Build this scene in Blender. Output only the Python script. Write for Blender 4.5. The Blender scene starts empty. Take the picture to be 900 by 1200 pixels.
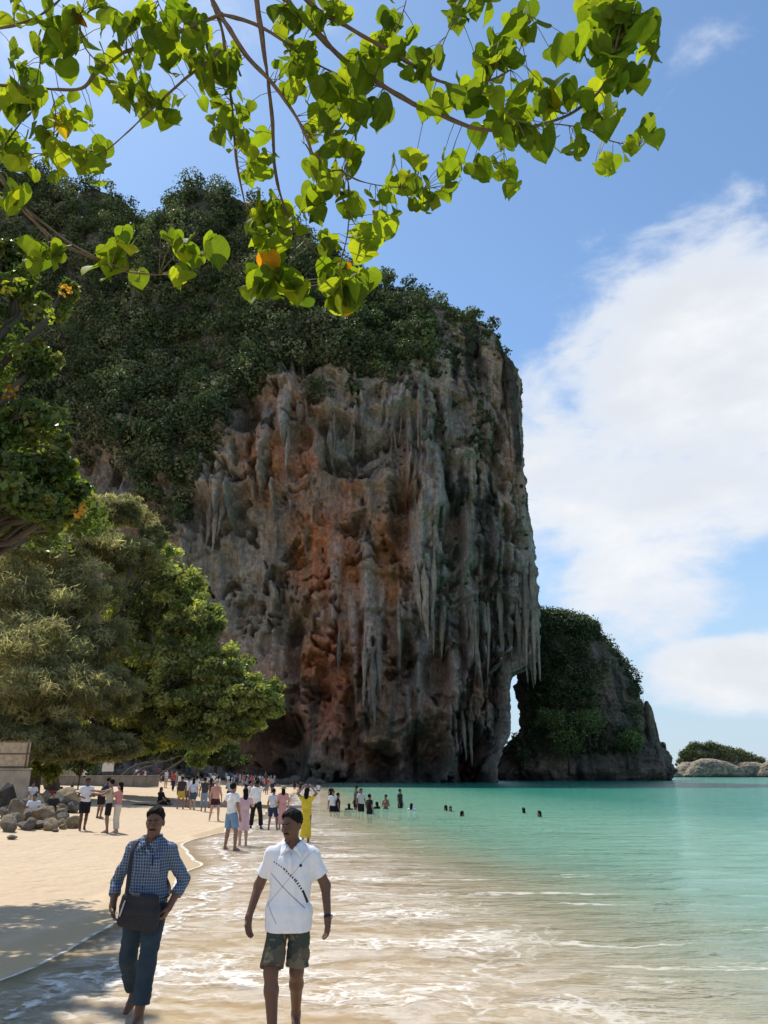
import bpy, math, random
import numpy as np
from mathutils import Vector, Matrix

scene = bpy.context.scene
COL = scene.collection
R = math.radians

# ------------------------------------------------------------------ camera
F_PX = 867.0                      # focal length in pixels of the 900 x 1200 photograph
CAM_Z = 2.0
PITCH = math.atan(306 / F_PX)     # horizon on row 906
cam_data = bpy.data.cameras.new('camera')
cam_data.sensor_fit = 'VERTICAL'
cam_data.sensor_height = 36.0
cam_data.sensor_width = 27.0
cam_data.lens = 36.0 * F_PX / 1200.0
cam_data.clip_start = 0.05
cam_data.clip_end = 30000
cam = bpy.data.objects.new('camera', cam_data)
cam.location = (0, 0, CAM_Z)
cam.rotation_euler = (R(90) + PITCH, 0, 0)
COL.objects.link(cam)
scene.camera = cam

# ------------------------------------------------------------------ sun, sky, exposure
SUN_EL, SUN_AZ = R(60), R(-40)
S = Vector((math.sin(SUN_AZ) * math.cos(SUN_EL), math.cos(SUN_AZ) * math.cos(SUN_EL), math.sin(SUN_EL)))
sun_data = bpy.data.lights.new('sun', 'SUN')
sun_data.energy = 4.2
sun_data.angle = R(0.53)
sun_data.color = (1.0, 0.95, 0.87)
sun = bpy.data.objects.new('sun', sun_data)
sun.rotation_euler = S.to_track_quat('Z', 'Y').to_euler()
sun.location = (0, 0, 60)
COL.objects.link(sun)

vs = scene.view_settings
scene.display_settings.display_device = 'sRGB'
vs.view_transform = 'Standard'
vs.look = 'None'
vs.exposure = 0.30
vs.gamma = 1.0
vs.use_curve_mapping = False
scene.render.engine = 'CYCLES'
cy = scene.cycles
cy.use_denoising = True
cy.max_bounces = 8
cy.diffuse_bounces = 4
cy.glossy_bounces = 3
cy.transmission_bounces = 4
cy.transparent_max_bounces = 12
cy.caustics_reflective = False
cy.caustics_refractive = False

world = bpy.data.worlds.new('World')
scene.world = world
world.use_nodes = True


class NT:
    """small helper around a node tree"""
    def __init__(self, tree):
        self.t = tree; self.n = tree.nodes; self.l = tree.links
    def new(self, kind, **kw):
        nd = self.n.new(kind)
        for k, v in kw.items():
            setattr(nd, k, v)
        return nd
    def put(self, sock, v):
        if v is None:
            return
        if hasattr(v, 'is_output') or isinstance(v, bpy.types.NodeSocket):
            self.l.new(v, sock)
        else:
            if isinstance(v, (tuple, list)) and sock.type == 'RGBA' and len(v) == 3:
                v = (*v, 1.0)
            sock.default_value = v
    def math(self, op, a, b=None, c=None, clamp=False):
        nd = self.new('ShaderNodeMath', operation=op, use_clamp=clamp)
        for i, v in enumerate((a, b, c)):
            self.put(nd.inputs[i], v)
        return nd.outputs[0]
    def vmath(self, op, a, b=None, s=None):
        nd = self.new('ShaderNodeVectorMath', operation=op)
        self.put(nd.inputs[0], a)
        if b is not None:
            self.put(nd.inputs[1], b)
        if s is not None:
            self.put(nd.inputs['Scale'], s)
        return nd.outputs['Value'] if op in ('DISTANCE', 'DOT_PRODUCT', 'LENGTH') else nd.outputs[0]
    def noise(self, vec, scale=5.0, detail=4.0, rough=0.55, dist=0.0, color=False):
        nd = self.new('ShaderNodeTexNoise')
        self.put(nd.inputs['Vector'], vec)
        nd.inputs['Scale'].default_value = scale
        nd.inputs['Detail'].default_value = detail
        nd.inputs['Roughness'].default_value = rough
        nd.inputs['Distortion'].default_value = dist
        return nd.outputs['Color' if color else 'Fac']
    def ramp(self, v, lo, hi, a=0.0, b=1.0, smooth=True):
        nd = self.new('ShaderNodeMapRange', interpolation_type='SMOOTHSTEP' if smooth else 'LINEAR')
        self.put(nd.inputs['Value'], v)
        nd.inputs['From Min'].default_value = lo
        nd.inputs['From Max'].default_value = hi
        nd.inputs['To Min'].default_value = a
        nd.inputs['To Max'].default_value = b
        return nd.outputs['Result']
    def mix(self, f, a, b):
        nd = self.new('ShaderNodeMix', data_type='RGBA')
        self.put(nd.inputs[0], f); self.put(nd.inputs[6], a); self.put(nd.inputs[7], b)
        return nd.outputs[2]
    def mul(self, a, b):
        nd = self.new('ShaderNodeMix', data_type='RGBA', blend_type='MULTIPLY')
        nd.inputs[0].default_value = 1.0
        self.put(nd.inputs[6], a); self.put(nd.inputs[7], b)
        return nd.outputs[2]
    def shade(self, v, f_lo, f_hi):
        """grey multiplier colour from a 0..1 value"""
        m = self.ramp(v, 0.25, 0.75, f_lo, f_hi, smooth=False)
        c = self.new('ShaderNodeCombineColor')
        for i in range(3):
            self.put(c.inputs[i], m)
        return c.outputs[0]
    def scaled(self, vec, s):
        return self.vmath('MULTIPLY', vec, s)
    def attr(self, name):
        return self.new('ShaderNodeAttribute', attribute_name=name).outputs
    def bump(self, h, strength=0.5, dist=0.1, normal=None):
        nd = self.new('ShaderNodeBump')
        nd.inputs['Strength'].default_value = strength
        nd.inputs['Distance'].default_value = dist
        self.put(nd.inputs['Height'], h)
        if normal is not None:
            self.put(nd.inputs['Normal'], normal)
        return nd.outputs[0]


def build_world():
    N = NT(world.node_tree)
    N.n.clear()
    out = N.new('ShaderNodeOutputWorld')
    bg = N.new('ShaderNodeBackground')
    sky = N.new('ShaderNodeTexSky', sky_type='NISHITA')
    sky.sun_disc = False
    sky.sun_elevation = SUN_EL
    sky.sun_rotation = SUN_AZ
    sky.altitude = 0
    sky.air_density = 1.0
    sky.dust_density = 0.25
    sky.ozone_density = 1.2
    tc = N.new('ShaderNodeTexCoord').outputs['Generated']
    # soft cumulus: noise on the direction, thicker inside a few broad banks spread round the sky
    dom = N.new('ShaderNodeVectorMath', operation='MULTIPLY')
    N.put(dom.inputs[0], tc); dom.inputs[1].default_value = (1, 1, 2.0)
    d = dom.outputs[0]
    n1 = N.noise(d, 2.6, 9, 0.56, 0.25)
    n2 = N.noise(N.vmath('ADD', d, (3.1, 0.4, 1.7)), 9.0, 7, 0.6, 0.3)
    dens = N.math('MULTIPLY_ADD', N.math('SUBTRACT', n2, 0.5), 0.55, n1)
    banks = [((0.440, 0.800, 0.430), 0.10, 0.36, 0.50), ((0.52, 0.80, 0.33), 0.05, 0.32, 0.40),
             ((0.33, 0.89, 0.30), 0.05, 0.28, 0.44), ((0.22, 0.88, 0.36), 0.04, 0.26, 0.38),
             ((-0.42, 0.60, 0.68), 0.02, 0.24, 0.20), ((-0.15, 0.60, 0.785), 0.02, 0.18, 0.10),
             ((0.85, -0.3, 0.42), 0.1, 0.6, 0.42), ((-0.8, -0.4, 0.4), 0.1, 0.6, 0.40),
             ((0.1, -0.9, 0.45), 0.1, 0.5, 0.36)]
    bias = None
    for c, r0, r1, amp in banks:
        v = N.ramp(N.vmath('DISTANCE', tc, tuple(Vector(c).normalized())), r0, r1, amp, 0.0)
        bias = v if bias is None else N.math('MAXIMUM', bias, v)
    # the low flat bank over the sea
    low = N.scaled(tc, (1, 1, 3.2))
    q = Vector((0.45, 0.88, 0.115)).normalized()
    v = N.ramp(N.vmath('DISTANCE', low, (q.x, q.y, q.z * 3.2)), 0.05, 0.24, 0.62, 0.0)
    bias = N.math('MAXIMUM', bias, v)
    total = N.math('ADD', dens, bias)
    mask = N.ramp(total, 0.66, 0.92)
    thick = N.ramp(total, 0.78, 1.08)
    shade = N.noise(N.vmath('ADD', d, (0.0, 0.0, 0.06)), 5.0, 6, 0.55)
    ccol = N.mix(N.ramp(shade, 0.38, 0.66), (4.5, 4.7, 5.0), (5.55, 5.6, 5.65))
    ccol = N.mix(thick, (4.5, 4.85, 5.4), ccol)
    # thin milky veil towards the horizon
    sep = N.new('ShaderNodeSeparateXYZ'); N.put(sep.inputs[0], tc)
    veil = N.ramp(sep.outputs['Z'], 0.0, 0.42, 0.82, 0.0)
    skyc = N.mix(veil, N.mul(sky.outputs[0], SKY_TINT), (2.75, 3.5, 4.5))
    N.put(bg.inputs['Color'], N.mix(N.math('MULTIPLY', mask, 0.96), skyc, ccol))
    bg.inputs['Strength'].default_value = 0.142
    N.l.new(bg.outputs[0], out.inputs[0])


SKY_TINT = (0.88, 1.0, 1.04)
build_world()

# ------------------------------------------------------------------ pixel <-> world
CP, SP = math.cos(PITCH), math.sin(PITCH)


def ray(px, py):
    x = (px - 450) / F_PX
    u = (600 - py) / F_PX
    return x, CP - u * SP, SP + u * CP


def at(px, py, Y):
    x, dy, dz = ray(px, py)
    t = Y / dy
    return Vector((x * t, Y, CAM_Z + dz * t))


def proj(P):
    P = np.asarray(P, float)
    x, y, z = P[..., 0], P[..., 1], P[..., 2] - CAM_Z
    fwd = y * CP + z * SP
    up = -y * SP + z * CP
    return 450 + F_PX * x / fwd, 600 - F_PX * up / fwd


# ------------------------------------------------------------------ noise (numpy)
def _hash(i, j, k, seed):
    h = (i.astype(np.uint32) * np.uint32(374761393) + j.astype(np.uint32) * np.uint32(668265263)
         + k.astype(np.uint32) * np.uint32(2147483647) + np.uint32((seed * 974634777 + 12345) & 0xffffffff))
    h = (h ^ (h >> np.uint32(13))) * np.uint32(1274126177)
    h = (h ^ (h >> np.uint32(16))) * np.uint32(2246822519)
    h = h ^ (h >> np.uint32(15))
    return h.astype(np.float32) * np.float32(2.0 / 4294967295.0) - 1


def vnoise(P, seed=0):
    P = np.asarray(P, np.float32)
    I = np.floor(P).astype(np.int64)
    f = P - I
    f = f * f * f * (f * (f * 6 - 15) + 10)
    r = 0
    for a in (0, 1):
        wa = f[..., 0] if a else 1 - f[..., 0]
        for b in (0, 1):
            wb = f[..., 1] if b else 1 - f[..., 1]
            for c in (0, 1):
                wc = f[..., 2] if c else 1 - f[..., 2]
                r = r + wa * wb * wc * _hash(I[..., 0] + a, I[..., 1] + b, I[..., 2] + c, seed)
    return r


def fbm(P, octv=4, seed=0, gain=0.5, lac=2.03, ridged=False):
    P = np.asarray(P, np.float32)
    a, s, r = 1.0, 0.0, 0
    for o in range(octv):
        n = vnoise(P, seed + 17 * o)
        if ridged:
            n = 1 - 2 * np.abs(n)
        r = r + a * n; s += a
        a *= gain; P = P * lac + 5.3
    return r / s


def sstep(a, b, x):
    t = np.clip((x - a) / (b - a), 0, 1)
    return t * t * (3 - 2 * t)


# ------------------------------------------------------------------ meshes and objects
def mesh_of(name, V, F, smooth=True, col=None, attrs=None):
    V = np.asarray(V, np.float32); F = np.asarray(F, np.int32)
    me = bpy.data.meshes.new(name)
    m, k = F.shape
    me.vertices.add(len(V)); me.vertices.foreach_set('co', V.ravel())
    me.loops.add(m * k); me.loops.foreach_set('vertex_index', F.ravel())
    me.polygons.add(m)
    me.polygons.foreach_set('loop_start', np.arange(0, m * k, k, dtype=np.int32))
    me.polygons.foreach_set('use_smooth', np.full(m, smooth))
    me.update(calc_edges=True)
    if col is not None:
        c = np.ones((len(V), 4), np.float32); c[:, :3] = col
        me.attributes.new('col', 'FLOAT_COLOR', 'POINT').data.foreach_set('color', c.ravel())
    for n, v in (attrs or {}).items():
        me.attributes.new(n, 'FLOAT', 'POINT').data.foreach_set('value', np.asarray(v, np.float32).ravel())
    return me


def link(name, me, material=None, parent=None, label=None, category=None, group=None, kind=None, loc=None, rot=None):
    o = bpy.data.objects.new(name, me)
    COL.objects.link(o)
    if me is not None and material is not None and not me.materials:
        me.materials.append(material)
    if loc is not None:
        o.location = loc
    if rot is not None:
        o.rotation_euler = rot
    if parent is not None:
        o.parent = parent
    for k, v in (('label', label), ('category', category), ('group', group), ('kind', kind)):
        if v:
            o[k] = v
    return o


def grid_faces(nr, nc, closed=False):
    i = np.arange(nr - 1)[:, None]; j = np.arange(nc if closed else nc - 1)[None, :]
    j2 = (j + 1) % nc
    return np.stack([i * nc + j, i * nc + j2, (i + 1) * nc + j2, (i + 1) * nc + j], -1).reshape(-1, 4)


def tube(pts, rad, sides=8, seed=0, rough=0.0):
    """tapered tube through points (rings), ends closed by small rings"""
    P = np.asarray(pts, float); n = len(P)
    rad = np.broadcast_to(np.asarray(rad, float), (n,))
    T = np.gradient(P, axis=0); T /= np.linalg.norm(T, axis=1)[:, None] + 1e-9
    ref = np.array([0, 0, 1.0]) if abs(T[0][2]) < 0.8 else np.array([1.0, 0, 0])
    V = []
    a = np.linspace(0, 2 * np.pi, sides, endpoint=False)
    u = np.cross(T[0], ref); u /= np.linalg.norm(u)
    for i in range(n):
        u = u - T[i] * np.dot(u, T[i]); u /= np.linalg.norm(u) + 1e-9
        w = np.cross(T[i], u)
        V.append(P[i] + rad[i] * (np.cos(a)[:, None] * u + np.sin(a)[:, None] * w))
    V = np.array(V)
    V = np.concatenate([np.repeat(P[:1], sides, 0)[None], V, np.repeat(P[-1:], sides, 0)[None]])
    if rough:
        nz = fbm(V.reshape(-1, 3) * 2.3 / max(rad.max(), 0.05) * 0.3, 3, seed)
        V = V + ((V - np.concatenate([P[:1], P, P[-1:]])[:, None]) * (rough * nz.reshape(V.shape[0], sides))[..., None])
    return V.reshape(-1, 3), grid_faces(n + 2, sides, True)


def join(parts):
    Vs, Fs, off = [], [], 0
    for V, F in parts:
        Vs.append(V); Fs.append(F + off); off += len(V)
    return np.concatenate(Vs), np.concatenate(Fs)


def smooth_path(pts, n):
    """Catmull-Rom through points"""
    P = np.asarray(pts, float)
    P = np.concatenate([2 * P[:1] - P[1:2], P, 2 * P[-1:] - P[-2:-1]])
    out = []
    m = len(P) - 3
    for t in np.linspace(0, m - 1e-6, n):
        i = int(t); f = t - i
        p0, p1, p2, p3 = P[i:i + 4]
        out.append(0.5 * (2 * p1 + (p2 - p0) * f + (2 * p0 - 5 * p1 + 4 * p2 - p3) * f ** 2 + (3 * p1 - p0 - 3 * p2 + p3) * f ** 3))
    return np.array(out)


def boxm(cx, cy, cz, sx, sy, sz, bev=0.0):
    """box with chamfered edges as (V, quads)"""
    b = min(bev, 0.45 * min(sx, sy, sz))
    V, F = [], []
    hx, hy, hz = sx / 2, sy / 2, sz / 2
    rings = [(-hz, b), (-hz + b, 0), (hz - b, 0), (hz, b)] if b else [(-hz, 0), (hz, 0)]
    for z, i in rings:
        x, y = hx - i, hy - i
        if b:
            ring = [(-x, -y + b), (-x + b, -y), (x - b, -y), (x, -y + b), (x, y - b), (x - b, y), (-x + b, y), (-x, y - b)]
        else:
            ring = [(-x, -y), (x, -y), (x, y), (-x, y)]
        V += [(cx + p, cy + q, cz + z) for p, q in ring]
    k = 8 if b else 4
    n = len(rings)
    F = grid_faces(n, k, True).tolist()
    for base, flip in ((0, True), ((n - 1) * k, False)):
        ids = list(range(base, base + k))
        if flip:
            ids = ids[::-1]
        if k == 4:
            F.append(ids)
        else:
            F += [[ids[0], ids[1], ids[2], ids[3]], [ids[0], ids[3], ids[4], ids[7]], [ids[4], ids[5], ids[6], ids[7]]]
    return np.array(V), np.array(F)


# ------------------------------------------------------------------ materials
def material(name):
    m = bpy.data.materials.new(name); m.use_nodes = True
    N = NT(m.node_tree); N.n.clear()
    out = N.new('ShaderNodeOutputMaterial')
    return m, N, out


def principled(N, out, color, rough=0.8, normal=None, spec=0.3, **kw):
    p = N.new('ShaderNodeBsdfPrincipled')
    N.put(p.inputs['Base Color'], color)
    N.put(p.inputs['Roughness'], rough)
    N.put(p.inputs['Specular IOR Level'], spec)
    for k, v in kw.items():
        N.put(p.inputs[k], v)
    if normal is not None:
        N.put(p.inputs['Normal'], normal)
    N.l.new(p.outputs[0], out.inputs[0])
    return p


def simple_mat(name, color, rough=0.8, vary=0.25, scale=6.0, bump=0.3, bdist=0.01, spec=0.25, attr=False):
    m, N, out = material(name)
    co = N.new('ShaderNodeTexCoord').outputs['Object']
    n = N.noise(co, scale, 6, 0.6)
    base = N.attr('col')['Color'] if attr else color
    c = N.mul(base, N.shade(n, 1 - vary, 1 + vary))
    principled(N, out, c, rough, N.bump(N.noise(co, scale * 4, 5, 0.65), bump, bdist), spec)
    return m


def leaf_mat(name, trans=0.4, rough=0.5, tcol=(1.0, 1.25, 0.45), spec=0.35, rand=False):
    m, N, out = material(name)
    c = N.attr('col')['Color']
    if rand:
        r = N.new('ShaderNodeObjectInfo').outputs['Random']
        c = N.mul(c, N.mix(r, (0.5, 0.58, 0.55), (1.4, 1.28, 1.25)))
        co = N.new('ShaderNodeTexCoord').outputs['Object']
        c = N.mul(c, N.shade(N.noise(co, 22, 4, 0.6), 0.72, 1.2))
    p = N.new('ShaderNodeBsdfPrincipled')
    N.put(p.inputs['Base Color'], c); p.inputs['Roughness'].default_value = rough
    p.inputs['Specular IOR Level'].default_value = spec
    t = N.new('ShaderNodeBsdfTranslucent')
    N.put(t.inputs['Color'], N.mul(c, tcol))
    mx = N.new('ShaderNodeMixShader'); mx.inputs[0].default_value = trans
    N.l.new(p.outputs[0], mx.inputs[1]); N.l.new(t.outputs[0], mx.inputs[2]); N.l.new(mx.outputs[0], out.inputs[0])
    return m


def leaf_cloud(C, rad, nper, size, rng, palette, up=0.35, shell=0.55, aspect=0.55, droop=0.0):
    """diamond leaves spread through ellipsoid clumps; returns V, F, colour"""
    C = np.asarray(C, float); rad = np.asarray(rad, float)
    n = len(C)
    idx = np.repeat(np.arange(n), nper)
    m = len(idx)
    u = rng.normal(size=(m, 3)); u /= np.linalg.norm(u, axis=1)[:, None]
    rr = shell + (1 - shell) * rng.random(m) ** 0.6
    P = C[idx] + u * rad[idx] * rr[:, None]
    nrm = u + 0.75 * rng.normal(size=(m, 3)); nrm[:, 2] += up
    nrm /= np.linalg.norm(nrm, axis=1)[:, None]
    a = rng.normal(size=(m, 3)); a[:, 2] -= droop
    a -= nrm * (a * nrm).sum(1)[:, None]; a /= np.linalg.norm(a, axis=1)[:, None] + 1e-9
    b = np.cross(nrm, a)
    s = (size * rng.uniform(0.6, 1.4, m))[:, None]
    w = s * aspect
    bend = nrm * s * 0.12
    V = np.stack([P - a * s * 0.5 - bend, P + b * w * 0.5, P + a * s * 0.5 - bend, P - b * w * 0.5], 1).reshape(-1, 3)
    F = np.arange(m * 4).reshape(-1, 4)
    pal = np.asarray(palette, float)
    base = pal[rng.integers(0, len(pal), n)][idx] * rng.uniform(0.62, 1.4, (n, 1))[idx]
    cl = base * rng.uniform(0.7, 1.3, (m, 1))
    return V, F, np.repeat(cl, 4, 0)
# ------------------------------------------------------------------ beach and sea
SHORE_Y = [-400, -20, 3, 7.3, 9.2, 11.4, 15, 19.5, 25.4, 35.6, 58.5, 103, 150, 165, 200, 6000]
SHORE_X = [-12, -6, -4.4, -4.5, -4.3, -4.25, -4.5, -4.9, -5.9, -6.0, -7.6, -11.3, -16.5, -18, -60, -60]


def shore(y):
    y = np.asarray(y, float)
    base = np.interp(y, SHORE_Y, SHORE_X)
    P = np.stack([y, y * 0, y * 0], -1)
    amp = np.clip(y / 20, 0.35, 1.0)
    return base + amp * (0.35 * vnoise(P * 0.22, 5) + 0.06 * vnoise(P * 0.9, 6))


def gz(x, y):
    x = np.asarray(x, float); y = np.asarray(y, float)
    w = x - shore(y)
    shelf = np.interp(y, [0, 9, 14, 26, 40, 60], [5.6, 4.9, 4.0, 3.0, 0.9, 0.7])
    slope = np.interp(y, [0, 12, 26, 40], [0.085, 0.08, 0.08, 0.085])
    deep = np.clip(w - shelf, 0, None)
    z_sea = -0.010 * np.clip(w, 0, shelf) - np.where(deep < 30, slope * deep, slope * 30 + 0.012 * (deep - 30))
    z_sea = np.maximum(z_sea, -6)
    b = np.clip(-w, 0, None)
    z_land = 1.5 * (1 - np.exp(-0.0027 * b * b)) + 0.006 * np.minimum(b, 8)
    return np.where(w > 0, z_sea, z_land)


def gz1(x, y):
    return float(gz(np.array([x]), np.array([y]))[0])


def gnd(px, py):
    """point of the ground seen at a pixel"""
    x, dy, dz = ray(px, py)
    z = 0.0
    for _ in range(12):
        t = (z - CAM_Z) / dz
        z = max(gz1(x * t, dy * t), 0.0)
    return Vector((x * t, dy * t, gz1(x * t, dy * t)))


def sand_material():
    m, N, out = material('sand')
    co = N.new('ShaderNodeTexCoord').outputs['Object']
    wet = N.attr('wet')['Fac']
    big = N.noise(co, 0.35, 5, 0.6)
    fine = N.noise(co, 9, 6, 0.7)
    grit = N.noise(co, 160, 3, 0.7)
    dry = N.mix(big, (0.50, 0.375, 0.245), (0.60, 0.46, 0.31))
    dry = N.mul(dry, N.shade(fine, 0.86, 1.10))
    dry = N.mul(dry, N.shade(grit, 0.86, 1.12))
    # small dark crumbs of shell and twig
    vo = N.new('ShaderNodeTexVoronoi'); N.put(vo.inputs['Vector'], co); vo.inputs['Scale'].default_value = 2.6
    crumb = N.ramp(vo.outputs['Distance'], 0.03, 0.055, 0.6, 0.0)
    dry = N.mix(crumb, dry, (0.16, 0.11, 0.07))
    wetc = N.mul(N.mix(big, (0.61, 0.455, 0.285), (0.67, 0.51, 0.33)), N.shade(fine, 0.9, 1.08))
    c = N.mix(wet, dry, wetc)
    rough = N.ramp(wet, 0.3, 1.0, 0.95, 0.30)
    # footprints and wind marks on the dry part
    f1 = N.noise(N.scaled(co, (1, 1, 1)), 2.2, 4, 0.55, 0.4)
    pits = N.new('ShaderNodeTexVoronoi', feature='SMOOTH_F1'); N.put(pits.inputs['Vector'], N.scaled(co, (1.5, 1.0, 1)))
    pits.inputs['Scale'].default_value = 1.7
    h = N.math('ADD', N.math('MULTIPLY', N.ramp(pits.outputs['Distance'], 0.05, 0.42), 0.6), N.math('ADD', f1, N.math('MULTIPLY', fine, 0.35)))
    h = N.math('MULTIPLY', h, N.ramp(wet, 0.0, 0.8, 1.0, 0.1))
    nb = N.bump(h, 0.8, 0.09)
    nb = N.bump(grit, 0.25, 0.004, nb)
    principled(N, out, c, rough, nb, 0.3)
    return m


def sinh_axis(n, near, far_lo, far_hi, c=0.0):
    lo, hi = math.asinh((far_lo - c) / near), math.asinh((far_hi - c) / near)
    return c + near * np.sinh(np.linspace(lo, hi, n))


def build_ground():
    xs = sinh_axis(520, 9.0, -7000, 7000, -2)
    ys = sinh_axis(560, 10.0, -7000, 9000, 9)
    X, Y = np.meshgrid(xs, ys)
    Z = gz(X, Y)
    P = np.stack([X, Y, Y * 0], -1)
    w = X - shore(Y)
    dry = sstep(0.6, 3.0, -w) * np.exp(-np.abs(Y - 10) / 60)
    Z = Z + dry * (0.035 * fbm(P * 0.9, 3, 3) + 0.02 * fbm(P * 2.6, 2, 9)) - 0.004
    edge = -w - 0.7 - 0.6 * fbm(P * 0.5, 3, 21)
    wet = 1 - sstep(-0.5, 0.5, edge)
    V = np.stack([X, Y, Z], -1).reshape(-1, 3)
    me = mesh_of('ground', V, grid_faces(len(ys), len(xs)), True, None, {'wet': wet})
    link('ground', me, sand_material(), kind='structure', label='pale golden beach sand sloping into the sea')


def water_material():
    m, N, out = material('sea_water')
    co = N.new('ShaderNodeTexCoord').outputs['Object']
    depth = N.attr('depth')['Fac']
    wd = N.attr('edge')['Fac']          # metres from the edge of the swash
    near = N.attr('near')['Fac']
    # --- body colour of the water: milky over the bar, turquoise, then deep green
    fac = N.math('SUBTRACT', 1.0, N.math('POWER', 2.718, N.math('MULTIPLY', depth, -2.1)))
    var = N.noise(N.scaled(co, (0.05, 0.14, 1)), 1.0, 4, 0.55)
    dd = N.math('ADD', depth, N.math('MULTIPLY', N.math('SUBTRACT', var, 0.5), 0.35))
    body = N.mix(N.ramp(dd, 0.03, 0.55), (0.50, 0.43, 0.27), (0.19, 0.37, 0.26))
    body = N.mix(N.ramp(dd, 0.5, 2.4), body, (0.024, 0.185, 0.128))
    diff = N.new('ShaderNodeBsdfDiffuse'); N.put(diff.inputs['Color'], body)
    tra = N.new('ShaderNodeBsdfTransparent'); tra.inputs['Color'].default_value = (0.985, 0.985, 0.97, 1)
    under = N.new('ShaderNodeMixShader')
    N.put(under.inputs[0], N.math('MINIMUM', fac, 0.97)); N.l.new(tra.outputs[0], under.inputs[1]); N.l.new(diff.outputs[0], under.inputs[2])
    # --- ripples
    h1 = N.noise(N.scaled(co, (0.55, 1.5, 1)), 1.0, 5, 0.55, 0.5)
    h2 = N.noise(N.scaled(co, (2.2, 5.0, 1)), 1.0, 4, 0.55, 0.6)
    h3 = N.noise(N.scaled(co, (0.10, 0.22, 1)), 1.0, 3, 0.5)
    hh = N.math('ADD', N.math('MULTIPLY', h1, 1.0), N.math('ADD', N.math('MULTIPLY', h2, 0.30), N.math('MULTIPLY', h3, 1.6)))
    calm = N.ramp(depth, 0.02, 0.40, 0.06, 1.0)
    nrm = N.bump(N.math('MULTIPLY', hh, calm), 1.0, 0.24)
    glo = N.new('ShaderNodeBsdfGlossy'); glo.inputs['Roughness'].default_value = 0.07
    N.put(glo.inputs['Normal'], nrm); glo.inputs['Color'].default_value = (0.95, 0.97, 1, 1)
    fr = N.new('ShaderNodeFresnel'); fr.inputs['IOR'].default_value = 1.33; N.put(fr.inputs['Normal'], nrm)
    wat = N.new('ShaderNodeMixShader')
    N.put(wat.inputs[0], N.math('MULTIPLY', fr.outputs[0], 0.9)); N.l.new(under.outputs[0], wat.inputs[1]); N.l.new(glo.outputs[0], wat.inputs[2])
    # --- foam: torn lace in the swash, drawn out along the shore
    wob = N.vmath('SCALE', N.vmath('SUBTRACT', N.noise(N.scaled(co, (0.9, 1.3, 1)), 1.0, 4, 0.6, color=True), (0.5, 0.5, 0.5)), s=1.5)
    cw = N.vmath('ADD', co, wob)
    vo = N.new('ShaderNodeTexVoronoi', feature='DISTANCE_TO_EDGE'); N.put(vo.inputs['Vector'], N.scaled(cw, (1.0, 1.9, 1))); vo.inputs['Scale'].default_value = 1.5
    vo2 = N.new('ShaderNodeTexVoronoi', feature='DISTANCE_TO_EDGE'); N.put(vo2.inputs['Vector'], N.scaled(cw, (2.6, 4.4, 1))); vo2.inputs['Scale'].default_value = 1.6
    lace = N.ramp(vo.outputs['Distance'], 0.0, 0.13, 1.0, 0.0)
    lace2 = N.ramp(vo2.outputs['Distance'], 0.0, 0.16, 1.0, 0.0)
    pat = N.noise(N.scaled(cw, (0.30, 0.75, 1)), 1.0, 6, 0.62)
    froth = N.noise(N.scaled(cw, (2.6, 6.0, 1)), 1.0, 6, 0.7)
    foam = N.math('MAXIMUM', N.math('MULTIPLY', lace, N.ramp(pat, 0.42, 0.62)), N.math('MULTIPLY', lace2, N.ramp(pat, 0.46, 0.66, 0.0, 0.8)))
    foam = N.math('MAXIMUM', foam, N.math('MULTIPLY', N.ramp(froth, 0.50, 0.66), N.ramp(pat, 0.48, 0.64, 0.0, 0.95)))
    zone = N.math('MULTIPLY', N.ramp(wd, 0.1, 0.6), N.math('SUBTRACT', 1.0, N.ramp(depth, 0.05, 0.30)))
    mist = N.math('MULTIPLY', N.ramp(N.noise(N.scaled(cw, (1.1, 3.2, 1)), 1.0, 7, 0.68), 0.36, 0.68), 0.50)
    foam = N.math('MAXIMUM', foam, mist)
    foam = N.math('MULTIPLY', foam, zone)
    # the foam rim of the wave's edge and of an older one behind it
    rimn = N.noise(co, 5.0, 4, 0.6)
    rim = N.math('MULTIPLY', N.ramp(N.math('ADD', wd, N.math('MULTIPLY', N.math('SUBTRACT', rimn, 0.5), 0.10)), 0.055, 0.11, 1.0, 0.0), N.ramp(rimn, 0.36, 0.52, 0.25, 1.0))
    wd2 = N.math('ABSOLUTE', N.math('SUBTRACT', N.math('ADD', wd, N.math('MULTIPLY', pat, 1.6)), 1.75))
    rim2 = N.math('MULTIPLY', N.ramp(wd2, 0.03, 0.12, 1.0, 0.0), N.ramp(rimn, 0.40, 0.55))
    foam = N.math('MAXIMUM', foam, N.math('MAXIMUM', rim, rim2))
    # thin lines where small waves turn over further out
    crest = N.noise(N.scaled(cw, (0.16, 1.5, 1)), 1.0, 4, 0.6)
    cr = N.math('MULTIPLY', N.ramp(crest, 0.60, 0.68), N.math('MULTIPLY', N.ramp(depth, 0.08, 0.2), N.ramp(depth, 0.3, 0.7, 1.0, 0.0)))
    foam = N.math('MAXIMUM', foam, N.math('MULTIPLY', cr, 0.55))
    fd = N.new('ShaderNodeBsdfDiffuse'); fd.inputs['Color'].default_value = (0.82, 0.78, 0.71, 1)
    N.put(fd.inputs['Normal'], N.bump(foam, 0.5, 0.03))
    fin = N.new('ShaderNodeMixShader')
    N.put(fin.inputs[0], N.math('MULTIPLY', foam, 0.82)); N.l.new(wat.outputs[0], fin.inputs[1]); N.l.new(fd.outputs[0], fin.inputs[2])
    N.l.new(fin.outputs[0], out.inputs[0])
    return m


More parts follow.
